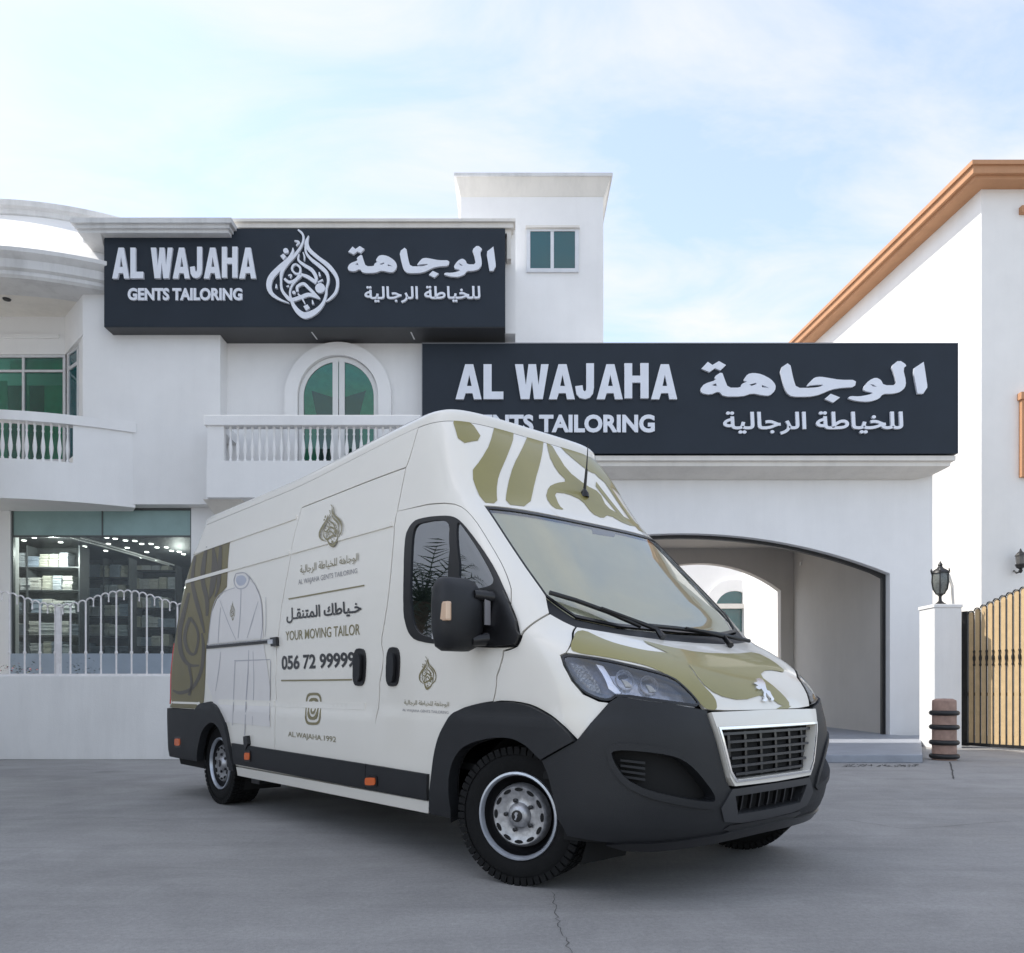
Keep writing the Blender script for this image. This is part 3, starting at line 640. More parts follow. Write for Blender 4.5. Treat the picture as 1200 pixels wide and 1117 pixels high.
# shelves with folded cloth
cloth_cols = [(0.55, 0.58, 0.63), (0.72, 0.70, 0.66), (0.36, 0.42, 0.52), (0.62, 0.60, 0.52), (0.20, 0.23, 0.28), (0.75, 0.76, 0.78)]
cloth_m = [mat('folded_cloth', c_, rough=0.85, noise=(14, 0.2)) for c_ in cloth_cols]
stack_me = []
def cloth_stack(n, w_, d_, seed):
    r_ = random.Random(seed); mb_ = MB(); z_ = 0
    for i in range(n):
        h_ = r_.uniform(.028, .045); j = r_.uniform(-.012, .012); mb_.box((-w_ / 2 + j, -d_ / 2 + r_.uniform(-.02, .02), z_), (w_ / 2 + j, d_ / 2, z_ + h_ - .008)); z_ += h_
    return mb_
for i in range(10):
    o_ = cloth_stack(7 + i % 4, .20 + .03 * (i % 3), .32, i).build('folded_cloth_stack', cloth_m[i % 6], bevel=.006); o_.data['tone'] = ('grey-blue', 'cream', 'slate blue', 'beige', 'dark blue', 'white')[i % 6]; stack_me.append(o_.data); bpy.data.objects.remove(o_)
shelf_labels = ['tall dark shelf nearest the left edge of the shop window', 'dark shelf further back behind the middle of the shop window', 'deepest dark shelf on the right behind the shop glass']
ns = 0
for si, (p0, p1, Y_, tops) in enumerate(((-30, 92, 18.4, (664, 691, 718, 744, 768)), (92, 150, 20.4, (676, 700, 722, 745, 768)), (112, 205, 22.0, (668, 690, 712, 735, 757)))):
    root = tag(empty('display_shelf', (wx((p0 + p1) / 2, Y_), Y_, .35)), shelf_labels[si], 'shelf')
    X0, X1 = wx(p0, Y_), wx(p1, Y_); zt_ = wz(tops[0], Y_) + .5
    part(MB().box((X0 - .03, Y_, .35), (X0, Y_ + .42, zt_)).box((X1, Y_, .35), (X1 + .03, Y_ + .42, zt_)).box(((X0 + X1) / 2 - .015, Y_ + .01, .35), ((X0 + X1) / 2 + .015, Y_ + .41, zt_)), 'shelf_frame', M['shopsteel'], root)
    part(MB().box((X0, Y_ + .41, .35), (X1, Y_ + .43, zt_)), 'back_panel', M['dark'], root)
    for ti, t_ in enumerate(tops):
        zz = wz(t_, Y_); part(MB().box((X0, Y_ + .005, zz - .03), (X1, Y_ + .40, zz)), 'shelf_board', M['shopsteel'], root)
        x_ = X0 + .14
        while x_ < X1 - .1:
            if random.random() < .97:
                o_ = link('folded_cloth_stack', random.choice(stack_me)); o_.location = (x_, Y_ + .2, zz); ns += 1
                tag(o_, 'folded %s cloth stack, %s board of the %s shop shelf' % (o_.data['tone'], ('top', 'second', 'third', 'fourth', 'lowest')[ti], ('left', 'middle', 'right')[si]), 'cloth stack', '%s cloth stacks on the %s board of the %s shop shelf' % (o_.data['tone'], ('top', 'second', 'third', 'fourth', 'lowest')[ti], ('left', 'middle', 'right')[si]))
            x_ += random.choice((.23, .25, .27))
# plants behind the wall
leafm = mat('planter_leaf', (0.03, 0.05, 0.025), rough=0.6, noise=(20, .3)); flm = mat('planter_flower', (0.30, 0.04, 0.05), rough=0.6)
for pi, (px_, lab) in enumerate(((14, 'low dark green plant with red flowers behind wall at left edge'), (32, 'small dark plant with red flowers behind wall, second from left'), (97, 'small dark green plant behind the wall right of the fence post'))):
    root = tag(empty('garden_plant', (wx(px_, 15.5), 15.5, 1.1)), lab, 'plant')
    mb_ = MB(); mf = MB(); r_ = random.Random(pi)
    for i in range(110):
        p = Vector((wx(px_, 15.5) + r_.gauss(0, .16), 15.5 + r_.gauss(0, .12), 1.36 + abs(r_.gauss(0.1, .12)))); a = r_.uniform(0, 6.28); s = r_.uniform(.03, .06); d1 = Vector((math.cos(a), math.sin(a), r_.uniform(-.2, .8))).normalized() * s; d2 = Vector((-math.sin(a), math.cos(a), 0)) * s * .4
        (mf if (i % 7 == 0 and pi < 2) else mb_).add([p, p + d1 * .5 + d2, p + d1, p + d1 * .5 - d2], [(0, 1, 2, 3)])
    part(mb_, 'foliage', leafm, root); part(MB().tube([(wx(px_, 15.5), 15.5, .4), (wx(px_, 15.5), 15.5, 1.42)], .012), 'stem', leafm, root)
    if pi < 2: part(mf, 'flowers', flm, root)

# ------- big sign on the shop building
YS = 16.05
s1 = tag(empty('shop_sign', (wx(357, YS), YS, wz(383, YS))), 'large upper dark slate shop sign with drop-shaped emblem on the building facade', 'sign')
part(MB().box((wx(122, YS), YS, wz(383, YS)), (wx(592, YS), YS + .30, wz(268, YS))), 'sign_panel', M['sign'], s1)
zso = wz(383, YS)
part(MB().box((wx(122, YS) + .01, YS + .01, zso - .012), (x258, YW, zso + .02)).box((x258, YS + .01, zso - .012), (wx(592, YS) - .01, YR, zso + .02)), 'sign_soffit', M['soffit'], s1)
for px_ in (365, 481):
    part(MB().add([(wx(px_, 16.3), 16.25, zso - .016), (wx(px_, 16.3) + .03, 16.25, zso - .016), (wx(px_, 16.3) + .06, 16.6, zso - .016), (wx(px_, 16.3) + .03, 16.6, zso - .016)], [(0, 1, 2, 3)]), 'strip_lamp', mat('strip_lamp_white', (0.8, 0.8, 0.8), rough=.4), s1)
ref_inv = parent_world(s1).inverted()
_n0 = set(bpy.data.objects)
sign_content(None, YS, (133, 291, 301, 328), (408, 289, 581, 327), (150.5, 338.5, 284.5, 353), (427.5, 336.5, 563, 356))
sign_letters(emblem_parts(), EMBLEM_BOX, (313, 270, 398, 375), YS, .05, None, 'emblem_stroke')
for o_ in set(bpy.data.objects) - _n0: o_.parent = s1; o_.matrix_parent_inverse = ref_inv

# ================================================================== GARAGE BLOCK
YA = 17.2; YS2 = 16.5
gar = tag(empty('garage_block', (4.5, YA, 0)), 'low white garage block with wide arched carport opening beside the shop building', 'building')
xg0, xg1 = wx(497, YA), wx(1093, YA); ztopg = wz(406, YA)
ax, az0, az1 = 3.74, wz(672, YA), wz(625, YA); xr_ = wx(1043, YA); xl_ = 2 * ax - xr_
hw = xr_ - ax; rise = az1 - az0; RA = (hw ** 2 + rise ** 2) / (2 * rise)
def seg_arc(n=28, R_=RA, hw_=hw, cx=ax, zt_=az1): return [(cx + hw_ - 2 * hw_ * k / n, zt_ - R_ + math.sqrt(R_ ** 2 - (hw_ - 2 * hw_ * k / n) ** 2)) for k in range(n + 1)]
arcp = seg_arc()
outer = [(xg0, 0.0), (xl_, 0.0)] + list(reversed(arcp)) + [(xr_, 0.0), (xg1, 0.0), (xg1, ztopg), (xg0, ztopg)]
vs, fs = tri_poly(outer); n = len(vs); mb = MB()
F3 = [tuple(f) for f in fs] + [tuple(i + n for i in reversed(f)) for f in fs]; cnt = {(f[i], f[(i + 1) % 3]) for f in fs for i in range(3)}
for (a, b) in cnt:
    if (b, a) not in cnt: F3.append((a, b, b + n, a + n))
mb.add([(p[0], YA, p[1]) for p in vs] + [(p[0], YA + .35, p[1]) for p in vs], F3)
part(mb, 'front_wall', M['white'], gar)
# dark track line round the opening (roller-shutter guide)
mb = MB(); pr = [(xr_, .125)] + arcp + [(xl_, .125)]
for off0, off1, nm in ((0, .075, 'shutter_guide'),):
    I = []; 
    for x_, z_ in pr:
        dxx, dzz = x_ - ax, z_ - (az1 - RA); 
        I.append((ax + (abs(dxx) - off1) * (1 if dxx > 0 else -1) if z_ <= az0 + .01 else x_, z_ - (0 if z_ <= az0 - .01 else off1)))
    m_ = len(pr); V = [(p[0], YA + .20, p[1]) for p in pr] + [(p[0], YA + .20, p[1]) for p in I]; V += [(x, y + .1, z) for x, y, z in V]
    Fm = []
    for i in range(m_ - 1): Fm += [(i, i + 1, m_ + i + 1, m_ + i), (m_ + i, m_ + i + 1, 3 * m_ + i + 1, 3 * m_ + i)]
    mb.add(V, Fm)
part(mb, 'shutter_guide', M['black'], gar)
# interior shell
xi = wx(1043, YA) + .07; yi = 23.3; zi = 5.3
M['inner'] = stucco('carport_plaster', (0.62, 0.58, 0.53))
bx0, bx1 = 3.2, wx(915, yi); bz0, bz1 = wz(692, yi), wz(660, yi); bhw = (bx1 - bx0) / 2; brise = bz1 - bz0; bR = (bhw ** 2 + brise ** 2) / (2 * brise)
barc = seg_arc(20, bR, bhw, (bx0 + bx1) / 2, bz1)
mb = MB()
outer = [(xl_ - .07, 0.0), (bx0, 0.0)] + list(reversed(barc)) + [(bx1, 0.0), (xi, 0.0), (xi, zi), (xl_ - .07, zi)]
vs, fs = tri_poly(outer); n = len(vs); F3 = [tuple(f) for f in fs] + [tuple(i + n for i in reversed(f)) for f in fs]; cnt = {(f[i], f[(i + 1) % 3]) for f in fs for i in range(3)}
for (a, b) in cnt:
    if (b, a) not in cnt: F3.append((a, b, b + n, a + n))
mb.add([(p[0], yi, p[1]) for p in vs] + [(p[0], yi + .3, p[1]) for p in vs], F3)
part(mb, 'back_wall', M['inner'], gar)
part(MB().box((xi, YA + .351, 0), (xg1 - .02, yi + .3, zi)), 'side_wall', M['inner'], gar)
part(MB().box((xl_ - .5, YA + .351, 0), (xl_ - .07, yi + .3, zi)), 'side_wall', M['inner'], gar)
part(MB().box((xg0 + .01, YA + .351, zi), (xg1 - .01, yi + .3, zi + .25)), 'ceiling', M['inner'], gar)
part(MB().box((wx(939, 22.6), 22.6, wz(662, 22.6)), (wx(960, 22.6) , 22.75, wz(658, 22.6))), 'wall_light', M['cream'], gar)
# cornice under the sign
YC2 = 16.55; xc1 = wx(1120, YC2); zc1 = wz(534, YC2); cmb = MB(); yi_c = YA + .35
prof = [(YC2, zc1), (YC2, zc1 - .10), (YC2 + .07, zc1 - .12), (YC2 + .07, zc1 - .20), (YC2 + .28, zc1 - .27), (YC2 + .52, zc1 - .33), (YC2 + .64, zc1 - .34), (YC2 + .645, zc1)]
def corner_cornice(mb_, prof_, xa, xb, yb):
    """cornice along the front (xa..xb) that returns along the right side; prof in (y, z), y measured outwards"""
    y0_ = prof_[0][0]; n_ = len(prof_); V = []
    for (y_, z_) in prof_: V.append((xa, y_, z_))
    for (y_, z_) in prof_: V.append((xb - (y_ - y0_), y_, z_))
    for (y_, z_) in prof_: V.append((xb - (y_ - y0_), yb, z_))
    Fc = []
    for s_ in range(2):
        for i in range(n_ - 1): Fc.append((s_ * n_ + i, s_ * n_ + i + 1, (s_ + 1) * n_ + i + 1, (s_ + 1) * n_ + i))
        Fc.append((s_ * n_ + n_ - 1, s_ * n_, (s_ + 1) * n_, (s_ + 1) * n_ + n_ - 1))
    Fc.append(tuple(range(n_))); mb_.add(V, Fc)
corner_cornice(cmb, prof, xg0 - .2, xc1, yi_c)
part(cmb, 'cornice', M['cream'], gar)
s2 = tag(empty('shop_sign', (wx(808, YS2), YS2, wz(531, YS2))), 'lower dark slate shop sign over the carport, without an emblem, partly behind the van', 'sign')
part(MB().box((wx(495, YS2), YS2, wz(531.5, YS2)), (wx(1122, YS2), YS2 + .5, wz(403, YS2))), 'sign_panel', M['sign'], s2)
mbs = MB(); e = .03; X0, X1, Z0, Z1 = wx(495, YS2), wx(1122, YS2), wz(531.5, YS2), wz(403, YS2)
mbs.box((X0 - .012, YS2 - .012, Z1), (X1 + .012, YS2 + .52, Z1 + .02)).box((X1, YS2 - .012, Z0), (X1 + .012, YS2 + .52, Z1)).box((X0 - .012, YS2 - .012, Z0), (X0, YS2 + .52, Z1))
part(mbs, 'sign_edge_trim', mat('sign_trim', (0.20, 0.21, 0.23), rough=.4), s2)
_n0 = set(bpy.data.objects)
sign_content(None, YS2, (534, 427, 793, 469), (820, 423, 1085, 473), (545, 486.5, 767, 507.5), (847, 483, 1057, 510))
ref_inv = parent_world(s2).inverted()
for o_ in set(bpy.data.objects) - _n0: o_.parent = s2; o_.matrix_parent_inverse = ref_inv
# the house seen through the carport
YH = 34.0
hb = tag(empty('rear_house', (9, YH, 0)), 'pale house with arched openings seen through the carport', 'building')
part(MB().box((-4, YH, 0), (14, YH + 5, 7)), 'wall', M['white'], hb)
part(arch_band(MB(), wx(860, YH), wz(716, YH), 1.35, .85, wz(760, YH), YH - .15, YH), 'arch_surround', M['white'], hb, sm=30)
pts = arc(wx(860, YH), wz(716, YH), .85, 0, math.pi, 20) + [(wx(860, YH) - .85, wz(760, YH)), (wx(860, YH) + .85, wz(760, YH))]
part(MB().prism(pts, 'y', YH - .05, YH - .02), 'pane', M['teal_dark'], hb)
part(MB().box((-4, YH - .3, 4.6), (14, YH, 4.8)), 'string_course', M['cream'], hb)

# ================================================================== RIGHT HOUSE
rh = tag(empty('corner_house', (13, 19, 0)), 'tall white neighbouring house with terracotta eaves and a sunlit side wall', 'building')
Yc = 19.0; Xc = wx(1150, Yc); zw = wz(222, Yc); DX = -.095
def rp(t, o=0.0): return (Xc + DX * t - o, Yc + t)
body_p = [rp(0), (30, Yc), (30, 42), rp(23)]
part(MB().prism(body_p, 'z', 0, zw), 'wall', stucco('house_white_render', (0.82, 0.81, 0.79)), rh)
ov = .52
def eave(ovx, z0, z1): return MB().prism([(Xc - ovx, Yc - ovx), (30, Yc - ovx), (30, 42), (rp(23)[0] - ovx, 42)], 'z', z0, z1)
part(eave(ov, zw + .27, zw + .37), 'eave_cap', M['tan'], rh); part(eave(ov - .05, zw + .09, zw + .27), 'eave', M['tan'], rh); part(eave(ov - .14, zw, zw + .09), 'eave_moulding', M['tan'], rh)
part(MB().box((wx(1194, Yc), Yc - .12, wz(560, Yc)), (wx(1230, Yc), Yc, wz(470, Yc))).box((wx(1192, Yc), Yc - .16, wz(470, Yc)), (wx(1235, Yc), Yc, wz(462, Yc))), 'window_surround', M['tan'], rh)
part(MB().box((wx(1194, Yc), Yc - .12, wz(252, Yc)), (wx(1230, Yc), Yc, wz(244, Yc))), 'wall_moulding', M['tan'], rh)
# wall lantern
wl = tag(empty('wall_lantern', (wx(1195, 18.8), 18.8, wz(672, 18.8))), 'black wall lantern on the shaded front of the right house', 'lantern')
lx, ly = wx(1196, 18.75), 18.75; lz = wz(672, 18.75)
part(MB().lathe([(.0, 0), (.03, .02), (.05, .07), (.03, .10), (.09, .14), (.12, .20), (.12, .22), (.09, .22)], 8, (lx, ly, lz)).tube([(lx, ly, lz + .05), (lx, ly + .15, lz + .03), (lx, ly + .25, lz + .1)], .02, 6), 'lantern_bracket', M['black'], wl)
part(MB().lathe([(.13, .42), (.10, .47), (.03, .53), (.015, .58), (.0, .60)], 8, (lx, ly, lz)), 'lantern_roof', M['black'], wl)
part(MB().lathe([(.09, .20), (.115, .42)], 8, (lx, ly, lz)), 'lantern_glass', mat('lantern_smoked_glass', (.10, .10, .10), rough=.1), wl)

# ================================================================== GATE PIER, LANTERN, GATE
YP = 14.9
pier = MB().box((wx(1095, YP), YP, 0), (wx(1127, YP), YP + .55, wz(712, YP))); pier.box((wx(1094, YP), YP - .015, wz(712, YP)), (wx(1128, YP), YP + .57, wz(708, YP)))
o = pier.build('gate_pier', M['wall_low'], bevel=.01); tag(o, 'square white gate pier between the carport wall and the slatted gate', 'pier')
gl_ = tag(empty('pier_lantern', (wx(1104, YP), YP + .25, wz(708, YP))), 'dark egg-shaped lantern on a pedestal on top of the gate pier', 'lantern')
lx, ly, lz = wx(1103.5, YP + .2), YP + .25, wz(708, YP)
part(MB().lathe([(.12, 0), (.12, .02), (.07, .05), (.03, .09), (.025, .17), (.05, .20), (.09, .23)], 12, (lx, ly, lz)).lathe([(.165, .62), (.14, .67), (.06, .72), (.035, .76), (.045, .78), (.03, .81), (.012, .84), (0, .87)], 12, (lx, ly, lz)), 'lantern_base', M['black'], gl_, sm=40)
part(MB().lathe([(.08, .22), (.135, .32), (.155, .45), (.15, .56), (.14, .62)], 12, (lx, ly, lz)), 'lantern_glass', mat('lantern_glass', (.16, .17, .16), rough=.25, noise=(30, .3)), gl_, sm=40)
cg = MB()
for k in range(6):
    a = k * math.pi / 3; cg.tube([(lx + r_ * math.cos(a), ly + r_ * math.sin(a), lz + h_) for r_, h_ in ((.08, .22), (.14, .32), (.162, .45), (.156, .56), (.165, .63), (.185, .66), (.17, .70))], .011, 5)
part(cg, 'lantern_cage', M['black'], gl_)
o = MB().tube([(wx(1117, YP + .4), YP + .4, lz), (wx(1117, YP + .4) - .02, YP + .4, lz + .40), (wx(1114.5, YP + .4) - .06, YP + .38, lz + .62)], .028, 8).build('cable_conduit', M['cream'], sm=40)
tag(o, 'short cream conduit pipe standing beside the lantern on the pier', 'pipe')
# gate
ga = Vector((wx(1127.5, 15.35), 15.35, 0)); gb_ = Vector((wx(1200, 14.35), 14.35, 0)); gd = (gb_ - ga); per = gd.length / 9.6; gd.normalize()
gate = tag(empty('slatted_gate', tuple(ga)), 'tall gate of pale cream boards between black iron bars at the right edge', 'gate')
M['board'] = mat('gate_board_cream', (0.60, 0.43, 0.235), rough=0.55, noise=(8, 0.12))
NB = 18
def gtop(i):
    t = i / (NB - 1); return 2.62 + .48 * math.sin(min(t * 1.15, 1) * math.pi / 2)
bar_mats = []
gn = Vector((gd.y, -gd.x, 0))
zb_g = .06
def gpt(s, out, z): p = ga + gd * s + gn * out; return (p.x, p.y, z)
part(MB().box((0, 0, 0), (.001, .001, .001)) if False else slab(MB(), ga + gn * .02, ga + gd * .11 + gn * .02, 0.02, gtop(0) + .02, .08), 'gate_stile', M['black'], gate)
for i in range(NB):
    s0 = .12 + per * i; s1_ = s0 + per; zt_ = gtop(i); c_ = (s0 + s1_) / 2; hw_ = per * .40
    pts = [(c_ - hw_, zb_g), (c_ + hw_, zb_g), (c_ + hw_, zt_ - .05)] + [(c_ + hw_ * math.cos(t), zt_ - .05 + .05 * math.sin(t)) for t in [math.pi * k / 8 for k in range(1, 8)]] + [(c_ - hw_, zt_ - .05)]
    n_ = len(pts); V = [gpt(p[0], .0, p[1]) for p in pts] + [gpt(p[0], -.025, p[1]) for p in pts]
    part(MB().add(V, [tuple(range(n_)), tuple(range(2 * n_ - 1, n_ - 1, -1))] + [(k, (k + 1) % n_, (k + 1) % n_ + n_, k + n_) for k in range(n_)]), 'board', M['board'], gate)
    P = [gpt(s1_, .01, zb_g)] + [gpt(s1_, .01, zt_ - .06)]
    bmb = MB().tube(P, .013, 6)
    bmb.tube([gpt(s1_ - per + per * (0.5 + .5 * math.cos(t)), .01, zt_ - .05 + .065 * math.sin(t)) for t in [math.pi * k / 8 for k in range(9)]], .012, 6)
    zk = 1.12 + (HZ - 771) / F * 14.9
    bmb.lathe([(.013, zk - .16), (.026, zk - .13), (.017, zk - .10), (.017, zk - .06), (.028, zk - .02), (.028, zk + .02), (.017, zk + .06), (.017, zk + .1), (.026, zk + .13), (.013, zk + .16)], 6, gpt(s1_, .01, 0))
    part(bmb, 'bar', M['black'], gate, sm=40)
part(slab(slab(MB(), ga + gn * .015, ga + gd * (per * NB + .2) + gn * .015, zb_g - .03, zb_g + .03, .05), ga - gn * .03, ga + gd * (per * NB + .2) - gn * .03, 1.0, 1.06, .03), 'gate_rail', M['black'], gate)

# ================================================================== BOUNDARY WALL AND RAILING
YF = 12.57; zwt = wz(792, YF)
bw = MB().box((XL, YF, 0), (-2.3, YF + .22, zwt)); o = bw.build('boundary_wall', M['wall_low'], bevel=.008); tag(o, 'low off-white rendered boundary wall carrying the white railing', 'wall')
ra = tag(empty('railing', (-6, YF + .1, zwt)), 'white wrought-iron railing with a scalloped looped top on the low wall', 'railing')
YQ = YF + .1
def rtop(px_): return wz(704.5 - 8.5 * math.cos(2 * math.pi * (px_ - 147) / 156), YQ)
rail = MB().box((XL, YQ - .02, zwt), (-2.4, YQ + .02, zwt + .035)); part(rail, 'bottom_rail', M['rail'], ra)
def picket(px_, full=True):
    x_ = wx(px_, YQ); zt_ = rtop(px_); mb_ = MB()
    if full:
        mb_.tube([(x_, YQ, zwt + .03), (x_, YQ, zt_)], .0145, 8); zk = wz(765, YQ)
        mb_.lathe([(.0145, zk - .03), (.025, zk - .012), (.025, zk + .012), (.0145, zk + .03)], 8, (x_, YQ, 0))
    else:
        mb_.tube([(x_, YQ, zt_ - .085), (x_, YQ, zt_)], .010, 6); mb_.lathe([(.0, zt_ - .11), (.014, zt_ - .095), (.012, zt_ - .075), (.01, zt_ - .07)], 8, (x_, YQ, 0))
    return mb_
def hoop(p0, p1):
    a, b = wx(p0, YQ), wx(p1, YQ); za, zb__ = rtop(p0), rtop(p1); r_ = (b - a) / 2
    return MB().tube([((a + b) / 2 - r_ * math.cos(t), YQ, za + (zb__ - za) * k / 8 + r_ * 1.0 * math.sin(t)) for k, t in [(k, math.pi * k / 8) for k in range(9)]], .0125, 6)
px_ = 11 - 17.9 * 4; posts = [69, 225]
i = 0; xs_ = []
while px_ < 330:
    if min(abs(px_ - p) for p in posts) > 3:
        part(picket(px_), 'picket', M['rail'], ra, sm=40)
    part(picket(px_ + 8.95, False), 'pendant', M['rail'], ra, sm=40)
    part(hoop(px_, px_ + 8.95), 'hoop', M['rail'], ra, sm=60); part(hoop(px_ + 8.95, px_ + 17.9), 'hoop', M['rail'], ra, sm=60)
    px_ += 17.9
for p in posts: part(MB().box((wx(p, YQ) - .033, YQ - .03, zwt), (wx(p, YQ) + .033, YQ + .03, rtop(p) + .03)), 'post', M['rail'], ra, bevel=.004)

# ================================================================== BOLLARD
bo = tag(empty('bollard', (*gp(1106.5, 890), 0)), 'round brick-pink bollard with four black rubber rings standing before the gate pier', 'bollard')
bx_, by_ = gp(1106.5, 890.5); zbt = wz(820, by_)
part(MB().lathe([(.0, zbt + .02), (.12, zbt + .015), (.170, zbt - .01), (.175, zbt - .04), (.177, 0)][::-1], 32, (bx_, by_, 0)), 'post', mat('bollard_terracotta', (0.36, 0.235, 0.185), rough=0.8, noise=(9, 0.25), bump=.4, bscale=60), bo, sm=35)
for k, py_ in enumerate((835.5, 852, 870, 886)):
    zz = wz(py_, by_); part(MB().lathe([(.178 + .042 * math.cos(t), zz + .040 * math.sin(t)) for t in [math.pi * (j / 6 - .5) for j in range(7)]], 32, (bx_, by_, 0)), 'rubber_ring', M['black'], bo, sm=50)
# ================================================================== THE VAN
VA = R(42); VW = 1.13; VO = Vector((0.0, EYE * F / (1043 - HZ), 0))    # centre half-width; near front wheel contact
van = tag(empty('delivery_van', tuple(VO), R(90) + VA), 'white and olive high-roof delivery van with tailor lettering parked in the yard', 'van')
VM = Matrix.Translation(VO) @ Matrix.Rotation(R(90) + VA, 4, 'Z')
def curve1(pts):
    X = np.array([p[0] for p in pts], float); Y = np.array([p[1] for p in pts], float)
    h = np.diff(X); d = np.diff(Y) / h; m = np.zeros(len(X)); m[0] = d[0]; m[-1] = d[-1]
    for i in range(1, len(X) - 1):
        m[i] = 0 if d[i - 1] * d[i] <= 0 else (h[i - 1] + h[i]) * 3 / ((2 * h[i] + h[i - 1]) / d[i - 1] + (h[i] + 2 * h[i - 1]) / d[i])
    def f(x):
        x = np.clip(x, X[0], X[-1]); i = np.clip(np.searchsorted(X, x) - 1, 0, len(h) - 1); t = (x - X[i]) / h[i]
        return (2*t**3 - 3*t**2 + 1) * Y[i] + (t**3 - 2*t**2 + t) * h[i] * m[i] + (-2*t**3 + 3*t**2) * Y[i + 1] + (t**3 - t**2) * h[i] * m[i + 1]
    return f
ZTOP = 2.90
UF = curve1([(.20,-.74),(.30,-.82),(.42,-.90),(.60,-.93),(.85,-.925),(.98,-.905),(1.06,-.88),(1.14,-.825),(1.22,-.74),(1.30,-.625),(1.38,-.48),(1.44,-.35),(1.50,-.265),(1.7,-.08),(2.0,.20),(2.26,.44),(2.34,.52),(2.5,.64),(2.75,.83),(2.90,.96)])
HWF = curve1([(.20,1.05),(.35,1.10),(.5,1.125),(.93,1.13),(.99,1.118),(1.25,1.118),(1.45,1.105),(1.7,1.08),(2.0,1.04),(2.3,.985),(2.6,.915),(2.8,.865),(2.90,.84)])
NF = curve1([(.2,3.4),(.6,3.4),(1.0,3.3),(1.2,3.4),(1.32,3.6),(1.6,4.6),(2.2,4.2),(2.5,4.2),(2.9,4.8)])
LF = curve1([(.2,.70),(.6,.76),(1.0,.74),(1.2,.66),(1.35,.56),(1.6,.46),(2.2,.5),(2.5,.56),(2.9,.56)])
UR = curve1([(.2,5.63),(.9,5.66),(1.3,5.65),(2.0,5.60),(2.5,5.55),(2.9,5.42)])
def S(s, z):
    """body surface, van axes: x rearwards, y to the near side (0 = near flank), z up. s in [-8, 8], 0 = centre of the nose"""
    s = np.asarray(s, float); z = np.asarray(z, float); sg = np.where(s < 0, -1.0, 1.0); a = np.abs(s)
    W, L, n, uf, ur = HWF(z), LF(z), NF(z), UF(z), UR(z)
    A = np.where(a < 1, a, 1.0); B = np.where(a < 1, 1.0, np.clip(2 - a, 0, 1)); k = (A ** n + B ** n) ** (-1 / n)
    w_ = W * A * k; u = uf + L * (1 - B * k)
    t = np.clip((a - 2) / 6, 0, 1); u2 = uf + L + t * (ur - uf - L)
    rr = .16; q = np.clip((u2 - (ur - rr)) / rr, 0, 1); w2 = W - .13 * (1 - np.sqrt(np.maximum(1 - q ** 2, 0)))
    u = np.where(a < 2, u, u2); w_ = np.where(a < 2, w_, w2)
    tz = np.clip((z - 2.36) / .54, 0, 1); tf = np.clip(1 - (u - 1.2) / 2.2, 0, 1); zz = z + .075 * tz * tz * (3 - 2 * tz) * tf * tf * (3 - 2 * tf)
    return np.stack([u, -VW + sg * w_, zz * np.ones_like(u)], -1)
def SN(s, z, e=1e-3):
    ds = S(s + e, z) - S(s - e, z); dz = S(s, z + e) - S(s, z - e); n = -np.cross(ds, dz); return n / np.maximum(np.linalg.norm(n, axis=-1, keepdims=True), 1e-9)
VMn = np.array(VM)
def proj(P):
    Wd = P @ VMn[:3, :3].T + VMn[:3, 3]; return np.stack([CX + Wd[..., 0] / Wd[..., 1] * F, HZ - (Wd[..., 2] - EYE) / Wd[..., 1] * F], -1)
_gs, _gz = np.meshgrid(np.linspace(-1.6, 8, 481), np.linspace(.2, 2.9, 136), indexing='ij')
_gP = S(_gs, _gz); _gq = proj(_gP); _gn = SN(_gs, _gz)
_wp = _gP @ VMn[:3, :3].T + VMn[:3, 3]; _wn = _gn @ VMn[:3, :3].T
_vis = (np.sum(_wn * (np.array([0, 0, EYE]) - _wp), -1) > 0.02)
def inv(px, py):
    """photo pixel -> (s, z) on the body surface"""
    d = np.hypot(_gq[..., 0] - px, _gq[..., 1] - py) + np.where(_vis, 0, 1e4); i = np.unravel_index(np.argmin(d), d.shape); s, z = _gs[i], _gz[i]; best = d[i]
    for _ in range(8):
        p = proj(S(s, z)); e = np.array([px, py]) - p; h = 1e-3
        J = np.stack([(proj(S(s + h, z)) - proj(S(s - h, z))) / (2 * h), (proj(S(s, z + h)) - proj(S(s, z - h))) / (2 * h)], -1)
        try: dl = np.linalg.lstsq(J, e, rcond=0.02)[0]
        except Exception: break
        dl = np.clip(dl, -.1, .1); s2, z2 = s + dl[0], float(np.clip(z + dl[1], .2, 2.9)); q = proj(S(s2, z2)); b2 = float(np.hypot(*(q - [px, py])))
        if b2 < best + 1e-6: s, z, best = s2, z2, b2
        else: break
    return (float(s), float(z))
def I(pts): return [inv(*p) for p in pts]
def mir(p): return [(-a, b) for a, b in reversed(p)]
def dens(poly, step):
    out_ = []
    for i in range(len(poly)):
        a, b = poly[i], poly[(i + 1) % len(poly)]; n = max(1, int(math.ceil(math.hypot(b[0] - a[0], b[1] - a[1]) / step)))
        out_ += [(a[0] + (b[0] - a[0]) * k / n, a[1] + (b[1] - a[1]) * k / n) for k in range(n)]
    return out_
def area(p): return sum(p[i][0] * p[(i + 1) % len(p)][1] - p[(i + 1) % len(p)][0] * p[i][1] for i in range(len(p))) / 2
